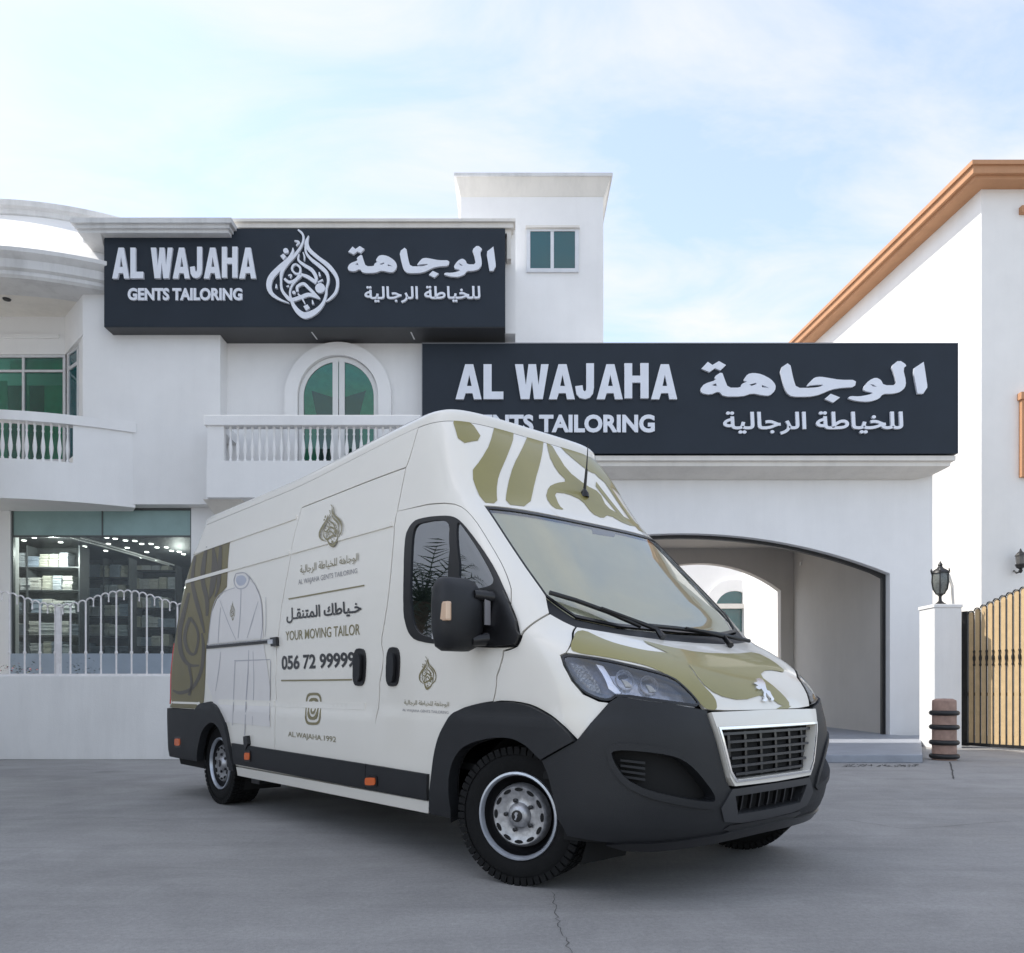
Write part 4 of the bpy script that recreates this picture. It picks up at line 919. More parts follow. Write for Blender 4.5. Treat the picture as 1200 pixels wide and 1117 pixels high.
def inset(poly, d):
    """shrink (d > 0) a polygon"""
    n = len(poly); sgn = 1 if area(poly) > 0 else -1; out_ = []
    for i in range(n):
        a, b, c = poly[i - 1], poly[i], poly[(i + 1) % n]
        d1 = Vector((b[0] - a[0], b[1] - a[1])); d2 = Vector((c[0] - b[0], c[1] - b[1]))
        if d1.length < 1e-9 or d2.length < 1e-9: out_.append(b); continue
        n1 = Vector((-d1.y, d1.x)).normalized() * sgn; n2 = Vector((-d2.y, d2.x)).normalized() * sgn; m_ = n1 + n2
        k = d / max(.35, (1 + n1.dot(n2))) ; out_.append((b[0] + m_.x * k, b[1] + m_.y * k))
    return out_
def panel(name, poly, m_, off=0.0, thick=0.02, holes=(), parent=None, step=.07, surf=S, nrm=SN, mats=None, tagd=None):
    parent = parent or van
    poly = dens(poly, step); holes = [dens(h, step) for h in holes]
    x0, x1 = min(p[0] for p in poly), max(p[0] for p in poly); y0, y1 = min(p[1] for p in poly), max(p[1] for p in poly); ex = []
    nx, ny = int((x1 - x0) / step) + 1, int((y1 - y0) / step) + 1
    edge = np.array(poly + [q for h in holes for q in h])
    for i in range(1, nx + 1):
        for j in range(1, ny + 1):
            p = (x0 + (x1 - x0) * i / (nx + 1), y0 + (y1 - y0) * j / (ny + 1))
            if inside(p, poly) and not any(inside(p, h) for h in holes) and np.min(np.hypot(edge[:, 0] - p[0], edge[:, 1] - p[1])) > step * .45: ex.append(p)
    vs, fs = tri_poly(poly, holes, ex); V = np.array(vs); P = surf(V[:, 0], V[:, 1]); Nn = nrm(V[:, 0], V[:, 1])
    top = P + Nn * off; n = len(V); F3 = [(f[0], f[2], f[1]) for f in fs]; VV = [tuple(p) for p in top]
    cnt = {(f[i], f[(i + 1) % 3]) for f in F3 for i in range(3)}
    nskin = len(F3)
    if thick:
        bot = P + Nn * (off - thick); VV += [tuple(p) for p in bot]
        for (a, b) in cnt:
            if (b, a) not in cnt: F3.append((b, a, a + n, b + n))
    me = bpy.data.meshes.new(name); me.from_pydata(VV, [], F3)
    me.materials.append(m_)
    # smooth outer skin with exact normals, flat skirt
    for i, p in enumerate(me.polygons): p.use_smooth = i < nskin
    ln = []
    for i, p in enumerate(me.polygons):
        for vi in p.vertices: ln.append(tuple(Nn[vi]) if i < nskin else tuple(p.normal))
    me.normals_split_custom_set(ln)
    return link(name, me, parent)
def both(name, poly, m_, **k):
    a = panel(name, poly, m_, **k); hs = k.pop('holes', ()); b = panel(name, mir(poly), m_, holes=[mir(h) for h in hs], **k); return a, b
# ---------------------------------------------------------------- van materials
def paint(name, col, rough=.32, noise_amt=.03):
    m_ = mat(name, col, rough=rough, spec=.5 if 'white' in name else .3, noise=(1.5, noise_amt), coat=.75 if 'white' in name else .3); return m_
M['vwhite'] = paint('van_white_paint', (0.77, 0.735, 0.66))
M['olive'] = paint('wrap_olive', (0.27, 0.238, 0.090), noise_amt=.08)
M['olive_dark'] = paint('wrap_dark_olive', (0.045, 0.034, 0.018), noise_amt=.12)
M['plastic'] = mat('grained_dark_plastic', (0.017, 0.018, 0.020), rough=0.5, spec=.35, noise=(4, .12), bump=.12, bscale=220)
M['blackp'] = mat('black_plastic', (0.008, 0.008, 0.009), rough=0.3)
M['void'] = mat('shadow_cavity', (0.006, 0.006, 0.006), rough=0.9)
M['rubber'] = mat('tyre_rubber', (0.008, 0.008, 0.008), rough=0.85, spec=.25, noise=(9, .3), bump=.3, bscale=80)
M['chrome'] = mat('bright_chrome', (0.80, 0.81, 0.83), rough=0.12, metal=1.0)
M['silver'] = mat('wheel_silver', (0.42, 0.42, 0.43), rough=0.38, metal=.75, noise=(30, .35), bump=.1)
M['brightring'] = mat('rim_ring', (0.50, 0.53, 0.58), rough=0.3, metal=.6, noise=(12, .15))
M['vglass'] = glass('van_side_glass', (0.45, 0.50, 0.52), trans=.8, gloss=.33, rough=.015, body=(.02, .025, .03))
M['wscreen'] = glass('windscreen_glass', (0.97, 0.97, 0.94), trans=.97, gloss=.12, rough=.03, body=(.2, .2, .17))
M['lens'] = glass('lamp_lens', (0.93, 0.95, 1.0), trans=.95, gloss=.05, rough=.02, body=(.2, .2, .2))
M['gold'] = mat('print_gold', (0.20, 0.17, 0.075), rough=.35, coat=.5)
M['gbar'] = mat('grille_bar_grey', (.028, .030, .036), rough=.35, metal=.2)
M['lampgrey'] = mat('lamp_reflector_grey', (.52, .54, .58), rough=.2, metal=.8, noise=(30, .5))
M['bulbm'] = mat('lamp_bulb', (.85, .80, .68), rough=.15)
M['ink'] = mat('print_black', (0.012, 0.012, 0.014), rough=.35, coat=.5)
M['line'] = mat('print_grey_line', (0.27, 0.26, 0.27), rough=.4)
M['shade'] = mat('print_pale_grey', (0.49, 0.485, 0.50), rough=.35, coat=.6)
M['orange'] = mat('orange_reflector', (0.65, 0.13, 0.03), rough=.25)
M['red'] = mat('red_lamp', (0.55, 0.01, 0.02), rough=.2, coat=1)
M['seat'] = mat('seat_fabric', (0.05, 0.05, 0.055), rough=.9)
M['cream_reflection'] = mat('painted_cream_reflection', (0.97, 0.94, 0.66), rough=.6, noise=(2, .08))  # pale cream carries the windscreen's reflected brightness as colour
M['gline'] = mat('print_soft_line', (0.40, 0.39, 0.41), rough=.4)
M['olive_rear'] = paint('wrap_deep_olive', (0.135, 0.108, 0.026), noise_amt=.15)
# ---------------------------------------------------------------- outlines traced on the near flank and nose
Bline = [(475.7,548),(472.3,565),(469,582),(465.8,599.5),(462,617),(452,720),(445,800),(441,840),(430,894)]
arch_f_out = [(507,946),(509,916),(514,879),(523,853),(542,832),(577,822.6),(612,824),(640,835),(663,853),(676,868.7)]
arch_f_in = [(533,962),(531,912),(543,880),(570,867),(600,865),(621,874),(637,891),(649,926),(656,960)]
lamp = [(657.4,769),(664,766.6),(713,774),(757,784),(787,793),(805,808),(823,830),(787,825),(724,816),(715,822.5),(702,820.7),(684,812),(671,797),(662,780)]
door_top = [(503,591),(533,591),(553,605),(573,635),(590,665),(599,690),(600,704)]
dwin = [(474,630),(481,615),(490,607.6),(528,604),(540,610),(560,635),(580,665),(595.5,700),(608,728),(612,745.5),(607,757),(596,759.5),(560,759),(490,753),(477.6,740.5),(471.5,715)]
iB = I(Bline); iAo = I(arch_f_out); iAi = I(arch_f_in); iLamp = chaikin(I(lamp), 1); iDT = I(door_top); iW = chaikin(I(dwin), 2); iAo = catmull(iAo, 4); iAi = catmull(iAi, 4); iDT = catmull(iDT, 3)
sB = iB[0][0]; sill_a = inv(430, 894)
zbelt = None
scrTL = inv(568, 593); scrBL = inv(640, 701)
SC_T = [(x, y) for x, y in ((568,593),(600,595),(639,598),(668,603),(690,607.5))]
iST = I(SC_T); iSL = I([(568,593),(592,629),(616,665),(640,699)]); iSB = I([(640,699),(668,708),(700,718)])
scr_c_top = inv(693, 608)[1]; 
Ztc = 2.285; Zbc = 1.475
scr_half = [(0, Ztc)] + [(.3, Ztc), (.6, Ztc - .002)] + [iSL[0]] + iSL[1:] + [(iSL[-1][0] * .82, Zbc + .05), (.5, Zbc + .01), (0, Zbc)]

def su(u, z):
    """flank position (metres rearwards) -> s"""
    a = float(UF(z) + LF(z)); return 2 + 6 * (u - a) / (float(UR(z)) - a)
def NM(poly): return poly
def strip(pa, wd):
    """thin band along domain polyline pa"""
    L, Rr = [], []
    for i, p in enumerate(pa):
        a, b = pa[max(i - 1, 0)], pa[min(i + 1, len(pa) - 1)]; d = Vector((b[0] - a[0], b[1] - a[1])).normalized()
        L.append((p[0] - d.y * wd / 2, p[1] + d.x * wd / 2)); Rr.append((p[0] + d.y * wd / 2, p[1] - d.x * wd / 2))
    return L + Rr[::-1]
ZB = .33; ZS0, ZS1 = .415, .60
ZH = 1.405
# ---- arches in the domain
iRo = I([(231,832),(238,825),(249.5,823),(258,832),(266.5,852),(273,886),(276,896)])
iRi = I([(234,886),(236,872),(241,855.5),(251,847),(260,855),(266.5,876),(270.5,896)])
iRo = catmull(iRo, 4); iRi = catmull(iRi, 4)
# ---- liner (dark inner shell seen through the panel gaps)
scr = scr_half + [(-a, b) for a, b in reversed(scr_half[1:-1])]
g_in = I([(838,856.5),(853,913.5)]); gz1, gz0 = g_in[0][1], g_in[1][1]
g_open = [(0, gz1), (g_in[0][0], gz1), (g_in[1][0] + .02, gz0 + .05), (g_in[1][0] - .02, gz0), (0, gz0)]
g_open = g_open + [(-a, b) for a, b in reversed(g_open[1:-1])]
g_out = [(0, 1.0), (.515, .995), (.40, .65), (.365, .605), (0, .60)]; g_out = g_out + [(-a, b) for a, b in reversed(g_out[1:-1])]
lo_h = [(0, .555), (.345, .555), (.30, .455), (0, .45)]; lo_h = lo_h + [(-a, b) for a, b in reversed(lo_h[1:-1])]
fog = I(chaikin([(716,877),(784,884),(808,898),(838,938),(815,938),(760,927),(733,913),(720,893)], 2))
nb = [(0, .30), (1.70, .30)] + list(reversed(iAi)) + [(2.72, .30), (iRi[-1][0], .30)] + list(reversed(iRi)) + [(iRi[0][0], .30), (7.97, .30)]
lin = nb + [(7.97, 2.88), (-7.97, 2.88)] + [(-a, b) for a, b in reversed(nb[1:])]
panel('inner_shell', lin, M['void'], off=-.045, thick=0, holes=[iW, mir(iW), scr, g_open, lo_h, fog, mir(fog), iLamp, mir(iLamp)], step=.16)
GAP = .0045
# ---- front doors
dfront = I([(599,703),(606,757),(590,763),(582,793),(578,822)])
dt0 = iB[3]
door = [dt0] + iDT[0:16] + [dfront[0], dfront[1], dfront[2], dfront[3], dfront[4]] + list(reversed(iAo[:21])) + [(iAo[0][0], ZS0), (inv(430, 894)[0] - .0, ZS0)] + list(reversed(iB))[0:6]
for sgn, P in ((1, door), (-1, mir(door))):
    h = iW if sgn > 0 else mir(iW)
    d = panel('front_door', inset(P, GAP), M['vwhite'], holes=[h])
    # window: black frame, sliding pane, quarter pane, mirror sail
    glass_main = I([(483,632),(486,618),(493,612),(528,609),(526.5,640),(524.5,680),(526,742),(515,749),(494,745),(484,732),(480,700)])
    glass_q = I([(535,610),(542,617),(558,640),(573,666),(581,684),(565,690),(533,690)])
    wf = h; glass_main, glass_q = chaikin(glass_main, 2), chaikin(glass_q, 2); hs = [glass_main, glass_q] if sgn > 0 else [mir(glass_main), mir(glass_q)]
    f_ = panel('window_frame', wf, M['blackp'], off=.004, thick=.03, holes=hs, parent=d)
    for g_ in hs: panel('window_pane', inset(g_, -.004), M['vglass'], off=-.006, thick=.004, parent=d)
    def ell(cx, cy, rx, ry, tilt=0.0, n=20, e=3.2):
        o_ = []
        for k in range(n):
            t = 2 * math.pi * k / n; c_, s_ = math.cos(t), math.sin(t); x = rx * math.copysign(abs(c_) ** (2 / e), c_); y = ry * math.copysign(abs(s_) ** (2 / e), s_); o_.append((cx + x + tilt * y, cy + y))
        return o_
    H = I(ell(461.3, 781.5, 7.6, 23, -.03)); Hi = I(ell(461.3, 783, 4.2, 17, -.03))
    if sgn < 0: H, Hi = mir(H), mir(Hi)
    hd = panel('door_handle', H, M['blackp'], off=.012, thick=.016, parent=d, step=.04); panel('handle_grip', Hi, M['plastic'], off=.034, thick=.02, parent=hd, step=.04)
# ---- fenders
fender = I([(606,757),(613,741),(644,719),(660,728),(675,735),(664,765.5),(657,768.5),(661,781),(670,798),(683,813),(701.5,821.5),(714,823.5),(700,840),(677,867.5)]) + list(reversed(iAo[20:33])) + I([(578,822),(582,793),(590,763)])
both('fender', inset(fender, GAP), M['vwhite'])
# ---- cab shell: pillars, upper cab sides and the front of the roof
zt9 = 2.90
cab = [(su(1.28, zt9), zt9), iB[0], iB[1], iB[2], dt0] + iDT[0:16] + [dfront[0], dfront[1]] + I([(613,741),(644,719)]) + list(reversed(iSL)) + [(.6, Ztc), (.3, Ztc), (0, Ztc)]
cab_full = cab + [(-a, b) for a, b in reversed(cab[:-1])]
panel('cab_shell', inset(cab_full, GAP), M['vwhite'], step=.06)
# ---- windscreen
panel('windscreen', inset(scr, .008), M['wscreen'], off=-.004, thick=.006)
wr = inset(scr, .004)
panel('screen_surround', wr, M['blackp'], off=.001, thick=.012, holes=[inset(scr, .022)], step=.05)
panel('painted_reflection', inset(scr, .022), M['cream_reflection'], off=-.028, thick=.004, step=.12)  # panel behind the glass, painted cream in place of the bright reflection
mirb = I([(694,610),(723,618),(722,626),(697,622)]); panel('mirror_mount', mirb, M['line'], off=-.02, thick=.02)
# ---- cowl
cowl_half = [(0, Zbc), (.5, Zbc + .01), (iSL[-1][0] * .82, Zbc + .05), iSL[-1]] + I([(644,719),(675,735)]) + [(.52, ZH + .022), (.25, ZH + .004), (0, ZH)]
cowl = cowl_half + [(-a, b) for a, b in reversed(cowl_half[1:-1])]
panel('cowl', inset(cowl, .003), M['plastic'], off=-.012, thick=.07)
# ---- bonnet
hood_half = [(0, ZH), (.25, ZH + .004), (.52, ZH + .022)] + I([(675,735),(664,765.5),(713,773.5),(757,783.5),(787,792.5),(805,807.5),(825,832)]) + [(.35, 1.003), (0, 1.0)]
hood = hood_half + [(-a, b) for a, b in reversed(hood_half[1:-1])]
bon = panel('bonnet', inset(hood, GAP), M['vwhite'], off=.004, step=.05)
# ---- headlights
for sgn in (1, -1):
    def mm_(p): return p if sgn > 0 else mir(p)
    hb_ = panel('headlight', mm_(inset(iLamp, .003)), mat('lamp_housing', (.12, .125, .15), rough=.3, metal=.5, noise=(25, .5)), off=-.05, thick=.0, step=.04)
    panel('lamp_bezel', mm_(inset(iLamp, .002)), M['blackp'], off=.008, thick=.06, holes=[mm_(inset(iLamp, .014))], parent=hb_, step=.04)
    panel('chrome_divider', mm_(I([(698,776),(707,779),(719,800),(728,811),(724,814),(713,806)])), M['chrome'], off=-.012, thick=.03, parent=hb_, step=.03)
    panel('light_strip', mm_(I([(722,812),(760,818),(812,826),(815,829),(790,827),(724,816.5)])), mat('light_strip_white', (.8, .8, .82), rough=.2), off=-.004, thick=.02, parent=hb_, step=.03)
    for cx_, cy_, rx_, ry_ in ((733, 795, 11, 13), (762, 801, 11, 12)):
        Pc = inv(cx_, cy_); a = np.array(Pc)
        ring = I(ell(cx_, cy_, rx_, ry_, .15, 16, 2)); panel('reflector', mm_(ring), M['lampgrey'], off=-.022, thick=.03, parent=hb_, step=.02)
        panel('reflector_rim', mm_(ring), M['silver'], off=-.016, thick=.02, holes=[mm_(I(ell(cx_, cy_, rx_ * .88, ry_ * .88, .15, 16, 2)))], parent=hb_, step=.02)
        panel('bulb', mm_(I([(cx_ - 4, cy_ - 1), (cx_ + 3, cy_ + 1), (cx_ + 9, cy_ + 8), (cx_ + 1, cy_ + 8)])), M['bulbm'], off=-.015, thick=.01, parent=hb_, step=.02)
        panel('bulb_shield', mm_(I([(cx_ - 8, cy_ - 5), (cx_ + 1, cy_ - 7), (cx_ + 4, cy_ - 4), (cx_ - 6, cy_ - 2)])), M['blackp'], off=-.013, thick=.01, parent=hb_, step=.02)
    panel('reflector_tray', mm_(I([(716,788),(745,786),(786,797),(803,810),(806,821),(770,817),(730,810),(722,800)])), M['lampgrey'], off=-.034, thick=.01, parent=hb_, step=.03)
    panel('indicator', mm_(I([(666,775),(684,777),(697,795),(704,812),(690,808),(676,795)])), mat('indicator_facets', (.30, .29, .27), rough=.15, metal=.7, noise=(60, .8), bump=.9, bscale=70), off=-.025, thick=.01, parent=hb_, step=.03)
    panel('lens', mm_(inset(iLamp, .010)), M['lens'], off=.004, thick=.004, parent=hb_, step=.05)
# ---- bumper
blow = I([(638,891),(645,908),(650,928),(656,958),(667,978),(718,985),(775,984)])
bh = I([(714,823.5),(724,817),(787,826),(826,833.5)]) + [(.525, .985), (.41, .64), (.375, .592), (0, .585)]
bump_near = I([(677,868.5),(700,841)]) + bh; bott = list(reversed(blow)) 
bp = [(0, .335), (.42, .33)] + bott + bump_near[:-1]                      # bottom centre -> near side -> top centre
bfull = bp + [(0, .585)] + [(-a, b) for a, b in reversed(bp[1:])]
M['apron'] = mat('bumper_centre_grey', (.036, .037, .040), rough=.45, noise=(4, .1))
bmp = panel('bumper', inset(bfull, .003), M['plastic'], off=.022, thick=.06, holes=[lo_h, fog, mir(fog)], step=.06)
lip = [(0, .315), (.6, .31), (.9, .31), (1.15, .32), (1.3, .345), (1.15, .36), (.9, .36), (0, .37)]
panel('bumper_lip', lip + [(-a, b) for a, b in reversed(lip[1:-1])], M['blackp'], off=.036, thick=.04, parent=bmp)
apr = [(0, .592), (.372, .592), (.445, .50), (.40, .425), (.25, .405), (0, .40)]
panel('centre_apron', apr + [(-a, b) for a, b in reversed(apr[1:-1])], M['apron'], off=.030, thick=.02, holes=[lo_h], parent=bmp, step=.04)
slot = [(0, .395), (.34, .40), (.38, .385), (.30, .362), (0, .355)]
panel('apron_slot', slot + [(-a, b) for a, b in reversed(slot[1:-1])], M['blackp'], off=.026, thick=.01, parent=bmp, step=.05)
fo_ = inset(fog, -.035); fo2 = [(p[0] * 1.0, p[1]) for p in fo_]
for P, H_ in ((fo2, fog), (mir(fo2), mir(fog))): panel('air_recess_frame', P, M['plastic'], off=.034, thick=.014, holes=[H_], parent=bmp, step=.05)
for P in (fog, mir(fog)):
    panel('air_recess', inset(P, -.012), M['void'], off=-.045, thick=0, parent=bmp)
    cx_ = sum(p[0] for p in P) / len(P); 
for k in range(4):
    sl = I([(727, 890 + 6.2 * k), (757, 893 + 6.6 * k), (757, 896 + 6.6 * k), (727, 892.5 + 6.2 * k)])
    for P in (sl, mir(sl)): panel('slat', P, M['plastic'], off=-.012, thick=.015, parent=bmp, step=.03)
arcb = I([(688,872),(697,855),(712,842),(745,840),(790,848),(815,866),(838,905),(846,940)])
panel('lower_grille', inset(lo_h, -.01), M['void'], off=-.03, thick=0, parent=bmp)
for k in range(7):
    s_ = -.24 + .08 * k; panel('grille_rib', [(s_ - .006, .46), (s_ + .006, .46), (s_ + .006, .55), (s_ - .006, .55)], M['blackp'], off=-.0, thick=.02, parent=bmp)
# ---- grille
gr = panel('grille', inset(g_out, .003), M['vwhite'], off=.040, thick=.06, holes=[g_open], step=.05)
panel('chrome_edge', inset(g_open, -.014), M['chrome'], off=.046, thick=.01, holes=[inset(g_open, -.002)], parent=gr, step=.05)
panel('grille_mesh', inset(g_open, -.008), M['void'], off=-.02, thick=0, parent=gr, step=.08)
for k in range(6):
    z_ = gz0 + (gz1 - gz0) * (k + .55) / 6; wv = .445 - .10 * (1 - (z_ - gz0) / (gz1 - gz0)); wv = wv * (.99 if k % 2 else .90)
    panel('grille_bar', [(-wv, z_ - .007), (wv, z_ - .007), (wv, z_ + .007), (-wv, z_ + .007)], M['gbar'], off=.012, thick=.03, parent=gr, step=.06)
for k in range(6):
    s_ = -.35 + .14 * k; panel('grille_rib', [(s_ - .010, gz0 + .01), (s_ + .010, gz0 + .01), (s_ + .010, gz1 - .01), (s_ - .010, gz1 - .01)], M['blackp'], off=-.004, thick=.02, parent=gr, step=.08)
# ---- arch cladding, side strips, sills
claf = iAo + I([(638,890.5)]) + list(reversed(iAi[:21])) + [(iAi[0][0], .34), (iAo[0][0] - .02, .34)]
cf = both('arch_cladding', inset(claf, .002), M['plastic'], off=.034, thick=.07, step=.05)
rear_b = [(8.0, .92)] + iRo + [(iRo[-1][0], .37), (iRi[-1][0], .37)] + list(reversed(iRi)) + [(iRi[0][0] + .02, .40), (8.0, .40)]
both('rear_cladding', inset(rear_b, .002), M['plastic'], off=.030, thick=.07, step=.06)
sb = inv(430, 894)[0]
both('side_strip', inset([(iAo[0][0] + .03, ZS0), (sb, ZS0 + .004), (sb - .02, ZS1), (iAo[0][0] + .02, ZS1 - .012)], .004), M['plastic'], off=.022, thick=.03)
both('side_strip', inset([(sb, ZS0 + .004), (iRo[-1][0] - .01, ZS0 + .02), (iRo[-1][0] + .02, ZS1 + .03), (sb - .02, ZS1)], .004), M['plastic'], off=.022, thick=.03)
both('sill', [(iAo[0][0] + .03, ZB), (iRo[-1][0] - .03, ZB), (iRo[-1][0] - .03, ZS0 - .004), (iAo[0][0] + .03, ZS0 - .004)], M['vwhite'], off=.010, thick=.06)
# ---- sliding door (near side) / fixed panel (far side), quarter panels
zd1 = 2.675; ud = 2.99
BL = list(reversed(iB))      # bottom -> top
slide = [(sb, ZS0), (su(ud, ZS0), ZS0), (su(ud, 1.2), 1.2), (su(ud, 1.8), 1.8), (su(ud - .02, 2.3), 2.3), (su(ud - .04, zd1), zd1), (iB[0][0], iB[0][1])] + iB[1:8]
sd_, _ = both('sliding_door', inset(slide, GAP), M['vwhite'])
quarter = [(su(ud, ZS0), ZS0), (iRo[-1][0], ZS0)] + list(reversed(iRo)) + [(8.0, .92), (8.0, 1.5), (8.0, 2.2), (8.0, 2.90), (su(1.28, 2.9), 2.90), iB[0], (su(ud - .04, zd1), zd1), (su(ud - .02, 2.3), 2.3), (su(ud, 1.8), 1.8), (su(ud, 1.2), 1.2)]
qp, qf = both('quarter_panel', inset(quarter, GAP), M['vwhite'])
def zline(z, u0, u1, w_, n=12): return strip([(su(u0 + (u1 - u0) * k / n, z), z) for k in range(n + 1)], w_)
both('side_moulding', zline(2.285, 1.42, ud - .03, .036), M['vwhite'], off=.010, thick=.012)
both('side_moulding', zline(2.285, ud, 5.57, .036), M['vwhite'], off=.010, thick=.012)
both('side_moulding', zline(2.60, ud + .02, 5.5, .030), M['vwhite'], off=.009, thick=.012)
both('side_crease', zline(1.0, 1.56, ud - .02, .05), M['vwhite'], off=.006, thick=.010)
both('side_crease', zline(1.0, ud + .02, 4.2, .05), M['vwhite'], off=.006, thick=.010)
H = I(ell(422, 782, 7.2, 22, -.03)); hd = panel('door_handle', H, M['blackp'], off=.012, thick=.016, parent=sd_, step=.04); panel('handle_grip', I(ell(422, 783, 4, 16, -.03)), M['plastic'], off=.034, thick=.02, parent=hd, step=.04)
# slide rail
rl = panel('slide_rail', I([(243,756.3),(325,748.5),(325,753),(243,760.5)]), M['blackp'], off=.014, thick=.02)
panel('rail_cover', I([(246,756),(319,749),(319,750.6),(246,757.4)]), M['silver'], off=.020, thick=.01, parent=rl)
panel('rail_end', I([(320,748),(327,747),(327.4,757),(321,758)]), M['blackp'], off=.03, thick=.03, parent=rl); panel('rail_roller', I([(318,750.5),(324,750),(324,755),(318,755.5)]), M['chrome'], off=.036, thick=.02, parent=rl)
# reflectors, latch, tail lamps
for c_, a_ in (((293.5,886), 3.0), ((438.5,915), 6.0), ((211.5,869.5), 3.2)):
    rf = panel('reflector_housing', I(ell(c_[0], c_[1], a_ * 1.25, 6.5, 0, 12, 5)), M['blackp'], off=.030, thick=.02, step=.04)
    panel('side_reflector', I(ell(c_[0], c_[1], a_, 4.2, 0, 12, 5)), M['orange'], off=.036, thick=.02, parent=rf, step=.04)
panel('door_latch', I([(288.5,863),(293,862),(294,872),(291,878),(289,872)]), M['blackp'], off=.03, thick=.03, step=.03)
both('tail_lamp', [(7.90, .96), (8.0, .96), (8.0, 1.62), (7.90, 1.62)], M['red'], off=.012, thick=.03)
# ---- roof
def ringpts(z, n=150):
    s_ = np.concatenate([np.linspace(-8, -2, 40), np.linspace(-2, 2, 70)[1:-1], np.linspace(2, 8, 40)]); return S(s_, np.full_like(s_, z)), SN(s_, np.full_like(s_, z))
P0, N0 = ringpts(2.9); N0[:, 2] = 0; N0 /= np.linalg.norm(N0, axis=1, keepdims=True); cen = np.array([3.2, -VW, 0])
rings = []
for ins, up in ((0.0, 0.0), (.006, .035), (.018, .066), (.042, .092), (.09, .112), (.22, .126), (.6, .14)):
    Q = P0 - N0 * ins; Q[:, 2] = P0[:, 2] + up; rings.append(Q)
V = np.concatenate(rings + [np.array([[3.2, -VW, 3.02]])]); m_ = len(P0); Fr = []
for r_ in range(len(rings) - 1):
    for i in range(m_):
        j = (i + 1) % m_; Fr.append((r_ * m_ + i, r_ * m_ + j, (r_ + 1) * m_ + j, (r_ + 1) * m_ + i))
for i in range(m_): Fr.append(((len(rings) - 1) * m_ + i, (len(rings) - 1) * m_ + (i + 1) % m_, len(V) - 1))
me = bpy.data.meshes.new('roof'); me.from_pydata([tuple(p) for p in V], [], Fr); me.materials.append(M['vwhite']); bm = bmesh.new(); bm.from_mesh(me); bmesh.ops.recalc_face_normals(bm, faces=bm.faces); bm.to_mesh(me); bm.free(); smooth(me, 60)
link('roof', me, van)
# ---- rear doors
zz_ = np.linspace(.40, 2.9, 14); A_ = S(np.full(14, 8.0), zz_); B_ = S(np.full(14, -8.0), zz_)
for nm, f0, f1 in (('rear_door', 0, .497), ('rear_door', .503, 1)):
    mb = MB(); n_ = 14; L_ = A_ + (B_ - A_) * f0; R_ = A_ + (B_ - A_) * f1; L_[:, 0] -= .02; R_[:, 0] -= .02
    mb.add([tuple(p) for p in L_] + [tuple(p) for p in R_] + [tuple(p + [.03, 0, 0]) for p in L_] + [tuple(p + [.03, 0, 0]) for p in R_],
           [(i, i + 1, n_ + i + 1, n_ + i) for i in range(13)] + [(2 * n_ + i, 3 * n_ + i, 3 * n_ + i + 1, 2 * n_ + i + 1) for i in range(13)] + [(i, 2 * n_ + i, 2 * n_ + i + 1, i + 1) for i in range(13)] + [(n_ + i, n_ + i + 1, 3 * n_ + i + 1, 3 * n_ + i) for i in range(13)])
    mb.build(nm, M['vwhite'], van)
MB().box((5.45, -2 * VW + .1, .36), (5.80, -.1, .56)).build('rear_bumper', M['plastic'], van, bevel=.03)
# ---- underbody, cab interior
MB().box((.62, -2 * VW + .14, .30), (3.75, -.14, .46)).box((-.35, -1.70, .42), (.62, -.60, .62)).box((3.75, -1.7, .36), (5.45, -.56, .55)).build('underbody', M['void'], van)
MB().tube([(0, -2 * VW + .4, .40), (0, -.4, .40)], .05).build('front_axle', M['blackp'], van); MB().tube([(4.36, -2 * VW + .4, .40), (4.36, -.4, .40)], .06).build('rear_axle', M['blackp'], van)
MB().box((3.55, -.34, .26), (3.72, -.12, .42)).build('mud_guard', M['blackp'], van)
MB().prism([(-.15, 1.0), (.55, 1.0), (.62, 1.28), (.45, 1.42), (.05, 1.46), (-.15, 1.36)], 'y', -2 * VW + .12, -.12).build('dashboard', M['plastic'], van, bevel=.02)
MB().prism([(-2 * VW + .14, .5), (-.14, .5), (-.14, 1.5), (-.40, 2.72), (-2 * VW + .40, 2.72), (-2 * VW + .14, 1.5)], 'x', 1.60, 1.63).build('partition', M['void'], van)
MB().box((-.3, -2 * VW + .14, .62), (1.6, -.14, .66)).build('cab_floor', M['void'], van)
for y_ in (-.55, -1.70):
    sr = MB().box((.75, y_ - .25, .85), (1.25, y_ + .25, 1.05)).build('seat', M['seat'], van, bevel=.04)
    MB().prism([(1.18, 1.0), (1.34, 1.0), (1.52, 1.72), (1.40, 1.74)], 'y', y_ - .24, y_ + .24).build('backrest', M['seat'], sr, bevel=.03)
    MB().box((1.42, y_ - .13, 1.76), (1.54, y_ + .13, 1.94)).build('headrest', M['seat'], sr, bevel=.04)
sw = MB(); sc_ = Vector((.66, -1.70, 1.40)); ax_ = Vector((.55, 0, .83)); e1 = Vector((0, 1, 0)); e2 = ax_.cross(e1).normalized()
sw.tube([sc_ + (e1 * math.cos(t) + e2 * math.sin(t)) * .2 for t in [2 * math.pi * k / 24 for k in range(25)]], .016, 8, cap=False).tube([sc_ - e1 * .2, sc_, sc_ + e1 * .2], .015, 6).tube([sc_, sc_ - ax_ * .2], .03, 6)
sw.build('steering_wheel', M['blackp'], van, sm=60)
